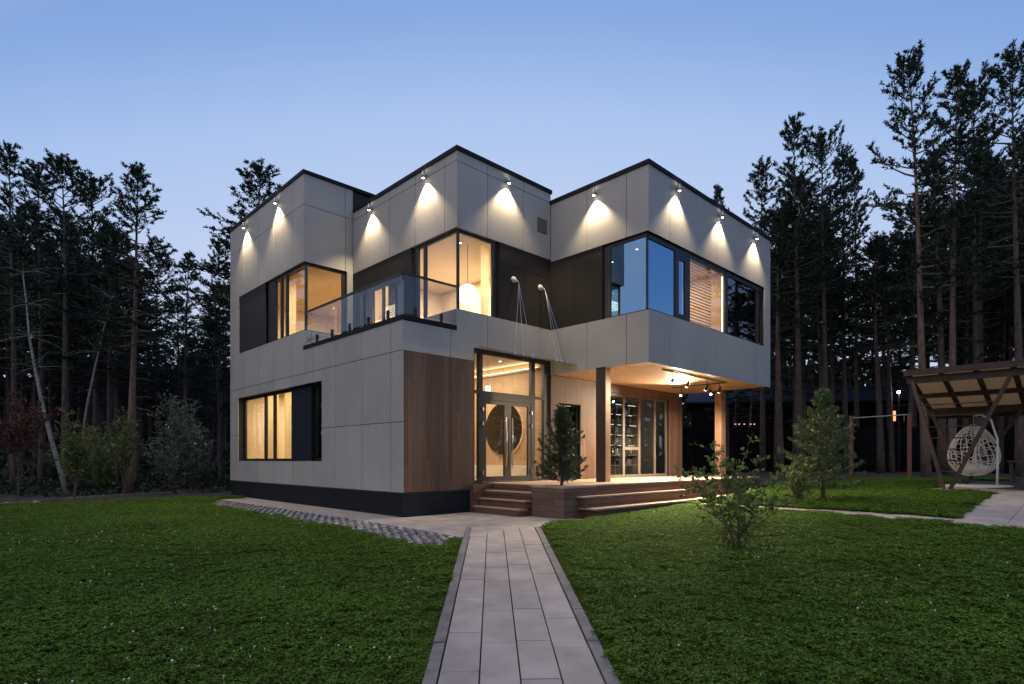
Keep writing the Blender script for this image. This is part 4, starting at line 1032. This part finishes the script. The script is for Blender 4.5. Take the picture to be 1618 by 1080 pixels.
x, y, z = at_ground(1262, 15.2); shrub('young_shrub', 'small pale leaved shrub left of the young spruce', 'bush', (x, y, z), 1.35, .5, 14, .11, .06, M['leafolive'], 64, .2, 7)
x, y, z = at_ground(290, 27); shrub('silver_shrub', 'tall silvery leaved shrub near the left corner of the house', 'bush', (x, y, z), zat(598, 27), 1.6, 50, .20, .055, M['leafsilver'], 65, .12, 8, .1, peak=.72)
x, y, z = at_ground(118, 20.5); shrub('young_tree', 'young green leaved tree in the left border beside a leaning birch', 'tree', (x, y, z), 3.2, 1.15, 26, .11, .06, M['leafolive'], 66, .2, 7, .2, None, 1.2)
x, y, z = at_ground(28, 19.4); shrub('red_maple', 'slender young tree with dark red leaves at the far left edge', 'tree', (x, y, z), 4.2, 1.25, 15, .12, .085, M['leafred'], 67, .35, 6, .3, None, 1.9)
x, y, z = at_ground(196, 23.4); shrub('climbing_sapling', 'narrow sapling in front of the pale pine trunk by the left lawn', 'tree', (x, y, z), 3.7, .6, 16, .12, .06, M['leafolive'], 68, .3, 8, .2, None, 1.0)
x, y, z = at_ground(320, 29); shrub('low_shrub', 'low grey green shrub at the left corner of the house', 'bush', (x, y, z), 2.0, 1.1, 24, .13, .05, M['leafsilver'], 69, .1, 7)
x, y, z = at_ground(160, 25.5); shrub('dim_shrub', 'dim shrub in the wood edge right of the leaning birch', 'bush', (x, y, z), 3.0, 1.2, 26, .12, .06, M['leafolive'], 70, .15, 7)
# leaning birch
def leaning(name, label, pts, rad, seed):
    r = random.Random(seed); st = MB(); lf = MB(); P = []
    for (px, py, Y) in pts: x, y = xy(px, Y); P.append(Vector((x, y, zat(py, Y))))
    st.tube(P, [rad * (1 - .8 * i / (len(P) - 1)) for i in range(len(P))], 8)
    for i in range(len(P) // 2, len(P)):
        for q in range(9):
            d = Vector((r.gauss(0, 1), r.gauss(0, 1), r.uniform(-.2, .9))).normalized(); l = r.uniform(.5, 1.4); st.tube([P[i], P[i] + d * l * .6, P[i] + d * l + Vector((0, 0, -.15))], [.015, .01, .004], 4, False)
            for e in range(22): leafquad(lf, P[i] + d * l * r.uniform(.3, 1.05) + Vector((r.gauss(0, .15), r.gauss(0, .15), r.gauss(0, .15))), Vector((r.gauss(0, 1), r.gauss(0, 1), r.gauss(-.3, .6))).normalized(), .10, .06, r)
    t = thing(name, label, 'tree', tuple(P[0])); ob('trunk', st, M['birch'], t, True); ob('crown', lf, M['leafdark'], t)
leaning('leaning_birch', 'pale birch leaning left over the left border', [(106, 786, 23), (96, 745, 23), (80, 690, 23), (65, 630, 23), (55, 580, 23.2), (46, 530, 23.4), (42, 480, 23.6), (36, 430, 23.8)], .10, 71)
leaning('bent_tree', 'thin pale trunk bending right in the left wood', [(128, 720, 27), (136, 650, 27), (146, 600, 27), (156, 555, 27), (166, 510, 27), (176, 470, 27)], .07, 72)

# ------------------------------------------------------------------ right side: pergola, chair, bar, lamp, far house
pg = thing('pergola', 'dark timber pergola with V shaped legs and a pale sheet roof', 'pergola', (12, -9.3, .55))
def zr(x): return 3.87 - .285 * (x - 12.0)                            # roof pitch, falling away from the viewer
y0, y1 = -8.42, -14.5
for xf in (12.0, 14.7):
    zt = zr(xf); gb = ground(xf, -9.3) - .05
    for (ya, yb, yt) in ((-9.28, None, -8.50), (-9.34, None, -10.72), (-12.2, None, -11.4), (-12.26, None, -13.9)):
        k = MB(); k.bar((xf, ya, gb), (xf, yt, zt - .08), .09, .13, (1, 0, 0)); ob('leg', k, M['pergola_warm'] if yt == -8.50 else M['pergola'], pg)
k = MB()
for i in range(7):
    z = 1.15 + i * .32; f = (z - .5) / (3.8 - .5); ya, yb = -9.28 + .78 * f, -9.34 - 1.38 * f
    k.tube([(12.0, ya, z), (12.0, yb, z)], .018, 6)
ob('rung', k, M['pergola'], pg, label='set of thin horizontal rungs')
for xf, hgt in ((12.0, .2), (13.3, .14), (14.7, .2), (15.2, .14)):
    k = MB(); k.bar((xf, y0 + .05, zr(xf) - .05), (xf, y1, zr(xf) - .05), .09, hgt); ob('beam', k, M['pergola'], pg)
y = y0
while y > y1:
    k = MB(); k.bar((11.9, y, zr(11.9) + .07), (15.35, y, zr(15.35) + .07), .07, .12, (0, 1, 0)); ob('rafter', k, M['pergola'], pg); y -= .78
k = MB(); a, b = 11.85, 15.4
k.add([(a, y0 + .06, zr(a) + .15), (b, y0 + .06, zr(b) + .15), (b, y1, zr(b) + .15), (a, y1, zr(a) + .15), (a, y0 + .06, zr(a) + .17), (b, y0 + .06, zr(b) + .17), (b, y1, zr(b) + .17), (a, y1, zr(a) + .17)], [(3, 2, 1, 0), (4, 5, 6, 7), (0, 1, 5, 4), (1, 2, 6, 5), (2, 3, 7, 6), (3, 0, 4, 7)])
ob('roof', k, M['polycarb'], pg)
k = MB(); k.bar((11.82, y0 + .1, zr(11.82) + .1), (11.82, y1, zr(11.82) + .1), .05, .17); ob('fascia', k, M['pergola'], pg)
k = MB()
for i in range(28):
    x = 11.75 + i * .145; k.box(x, x + .135, -14.6, -8.95, .46, .66)
struct('pergola_platform', k, M['deck'])['label'] = 'low boarded platform under the pergola'
# egg chair
cx_, cy_, cz_ = 14.3, -9.62, .66
eg = thing('egg_chair', 'white wicker egg chair hanging from its stand under the pergola', 'chair', (cx_, cy_, cz_))
r = random.Random(9); k = MB(); ec = Vector((cx_, cy_, cz_ + 1.12))
def egg(u, v):
    zz = math.cos(v); rr = math.sin(v) * (.62 - .17 * zz)
    return ec + Vector((math.cos(u) * rr, math.sin(u) * rr, zz * .78))
away = math.atan2(FW.y, FW.x)
for i in range(30):
    u = 6.283 * i / 30
    da = abs((u - away + math.pi) % (2 * math.pi) - math.pi)
    if da < .75: continue
    k.tube([egg(u + .10 * math.sin(v_ * 4 + i), v_) for v_ in [.12 + 2.9 * q / 12 for q in range(13)]], .012, 5)
for i in range(15):
    v = .5 + 2.4 * i / 15; pts_ = [egg(away + .75 + (6.283 - 1.5) * q / 26, v + r.uniform(-.08, .08)) for q in range(27)]; k.tube(pts_, .010, 5)
for i in range(26):
    u0 = away + r.uniform(.8, 5.4); v0 = r.uniform(.5, 2.6); k.tube([egg(u0 + .09 * q, v0 + .05 * q * r.choice((-1, 1))) for q in range(7)], .010, 4)
k.tube([egg(away + .75, v_) for v_ in [.1 + 2.9 * q / 14 for q in range(15)]], .028, 8); k.tube([egg(away - .75, v_) for v_ in [.1 + 2.9 * q / 14 for q in range(15)]], .028, 8)
ob('wicker_shell', k, M['rattan'], eg, True)
k = MB(); bk = -FW * .86
P = [ec + bk * 1.0 + Vector((0, 0, -1.10)), ec + bk * 1.02 + Vector((0, 0, -.5)), ec + bk * 1.02 + Vector((0, 0, .3)), ec + bk * .75 + Vector((0, 0, .9)), ec + bk * .3 + Vector((0, 0, 1.08)), ec + Vector((0, 0, 1.04))]
k.tube(P, .03, 10); k.tube([P[-1], ec + Vector((0, 0, .72))], .008, 6); ob('stand', k, M['white_paint'], eg, True)
k = MB(); k.tube([(cx_, cy_, cz_ + .005), (cx_, cy_, cz_ + .04), (cx_, cy_, cz_ + .06)], [.95, .95, .88], 32); ob('base_plate', k, M['rattan'], eg)
k = MB(); k.sphere(tuple(ec + Vector((0, 0, -.55))), .42, 18, 10, .35); ob('cushion', k, M['white_paint'], eg, True)
# pull-up bar
ba = thing('pull_up_bar', 'pull-up bar of two brown posts and a thin steel rod on the back lawn', 'exercise bar', at_ground(1390, 23.4))
A_, B_ = at_ground(1345, 24.0), at_ground(1437, 22.9)
for q in (A_, B_):
    k = MB(); k.bar((q[0], q[1], q[2] - .1), (q[0], q[1], 3.3), .13, .13); ob('post', k, M['post'], ba)
k = MB(); k.tube([(A_[0], A_[1], 3.2), (B_[0], B_[1], 3.27)], .022, 8); k.tube([(B_[0] - .15, B_[1] + .15, 3.26), (B_[0] - .15, B_[1] + .15, 3.0)], .012, 6); ob('bar', k, M['steelbar'], ba)
# little dark table at the right edge
x, y = xy(1612, 19.5); tb = thing('garden_table', 'dark garden table behind the egg chair at the right edge', 'table', (x, y, .66))
k = MB(); k.box(x - .5, x + .5, y - .8, y + .3, 1.40, 1.46); ob('table_top', k, M['pot'], tb)
for sx in (-.42, .42):
    for sy in (-.7, .2):
        k = MB(); k.box(x + sx - .04, x + sx + .04, y + sy - .04, y + sy + .04, .64, 1.40); ob('leg', k, M['pot'], tb)
# fence, far house and yard lamp
def camq(px, Y, z): x, y = xy(px, Y); return Vector((x, y, z))
fn = thing('board_fence', 'tall dark solid fence closing the garden right of the house', 'fence', tuple(camq(1300, 37, .7)))
k = MB(); n = 60
for i in range(n):
    p0, p1 = 1040 + i * 13, 1040 + (i + 1) * 13 - .6; k.bar(camq(p0, 37, 2.0), camq(p1, 37, 2.0), .04, 3.1 + rnd.uniform(-.01, .01))
ob('panel', k, M['fence'], fn)
for i in range(0, n, 6):
    k = MB(); q = camq(1040 + i * 13, 36.9, 0); k.box(q.x - .05, q.x + .05, q.y - .05, q.y + .05, .4, 3.62); ob('post', k, M['fence'], fn)
fh = thing('neighbour_house', 'long dark house with a bluish metal roof beyond the fence', 'house', tuple(camq(1270, 45, .7)))
k = MB(); a, b, c, d = camq(1092, 43.6, 0), camq(1455, 43.6, 0), camq(1455, 50, 0), camq(1092, 50, 0)
k.add([(*a.xy, .3), (*b.xy, .3), (*c.xy, .3), (*d.xy, .3), (*a.xy, 5.7), (*b.xy, 5.7), (*c.xy, 5.7), (*d.xy, 5.7)], [(0, 1, 5, 4), (1, 2, 6, 5), (2, 3, 7, 6), (3, 0, 4, 7), (4, 5, 6, 7)]); ob('wall', k, M['housedark'], fh)
k = MB(); e0, e1, r0, r1, f0, f1 = camq(1084, 43, 5.75), camq(1462, 43, 5.95), camq(1090, 47, 7.3), camq(1440, 47, 7.35), camq(1084, 51, 5.75), camq(1462, 51, 5.95)
k.add([e0, e1, r1, r0, f0, f1], [(0, 1, 2, 3), (3, 2, 5, 4), (0, 3, 4), (1, 5, 2)]); k.add([e0 - Vector((0, 0, .12)), e1 - Vector((0, 0, .12)), e1, e0], [(0, 1, 2, 3)]); ob('roof', k, M['roofblue'], fh)
q = camq(1412, 43.4, 0); k = MB(); k.bar(camq(1409, 43.5, 4.75), camq(1415, 43.5, 4.75), .05, .75); ob('lit_window', k, M['litwin'], fh)
for px in (1162, 1168, 1176, 1186, 1192):
    k = MB(); k.bar(camq(px - 1.2, 36.6, 3.72), camq(px + 1.2, 36.6, 3.72), .03, .05)
    single('string_light', k, M['pinkglow'], 'tiny pinkish light in a row on top of the dark fence', 'light', 'lights on the dark fence')
yl = thing('yard_lamp', 'bright white lamp on a thin pole beyond the pull-up bar', 'street lamp', tuple(camq(1420, 35, .7)))
k = MB(); p = camq(1420, 35, 0); k.tube([(p.x, p.y, .5), (p.x, p.y, 5.5)], .04, 8); ob('pole', k, M['black'], yl)
k = MB(); k.sphere((p.x, p.y, 5.56), .08, 12, 8); ob('lamp_head', k, M['bulb_cold'], yl)
lamp('yard_light', 'POINT', (p.x - .15, p.y - .15, 5.5), 40, (.9, .96, 1.0), yl, shadow_soft_size=.1)
# small things in the grass
x, y = xy(-2, 9.3); k = MB(); k.tube([(x - .05, y, ground(x, y)), (x, y, ground(x, y) + .08), (x + .03, y, ground(x, y) + .12)], [.05, .06, .02], 10)
single('plastic_toy', k, M['clothes'], 'small blue plastic thing lying in the lawn at the left edge', 'toy')
for (px, Y, s, lab) in ((57, 20, .12, 'small pale stone left of the leaning birch'), (342, 29.5, .28, 'flat pale stone by the left corner of the house'), (11, 19.6, .09, 'pale stone at the foot of the red leaved tree')):
    x, y, z = at_ground(px, Y); k = MB(); k.sphere((x, y, z + s * .2), s, 9, 6, .5); single('stone', k, M['stone'], lab, 'stone', None, True)
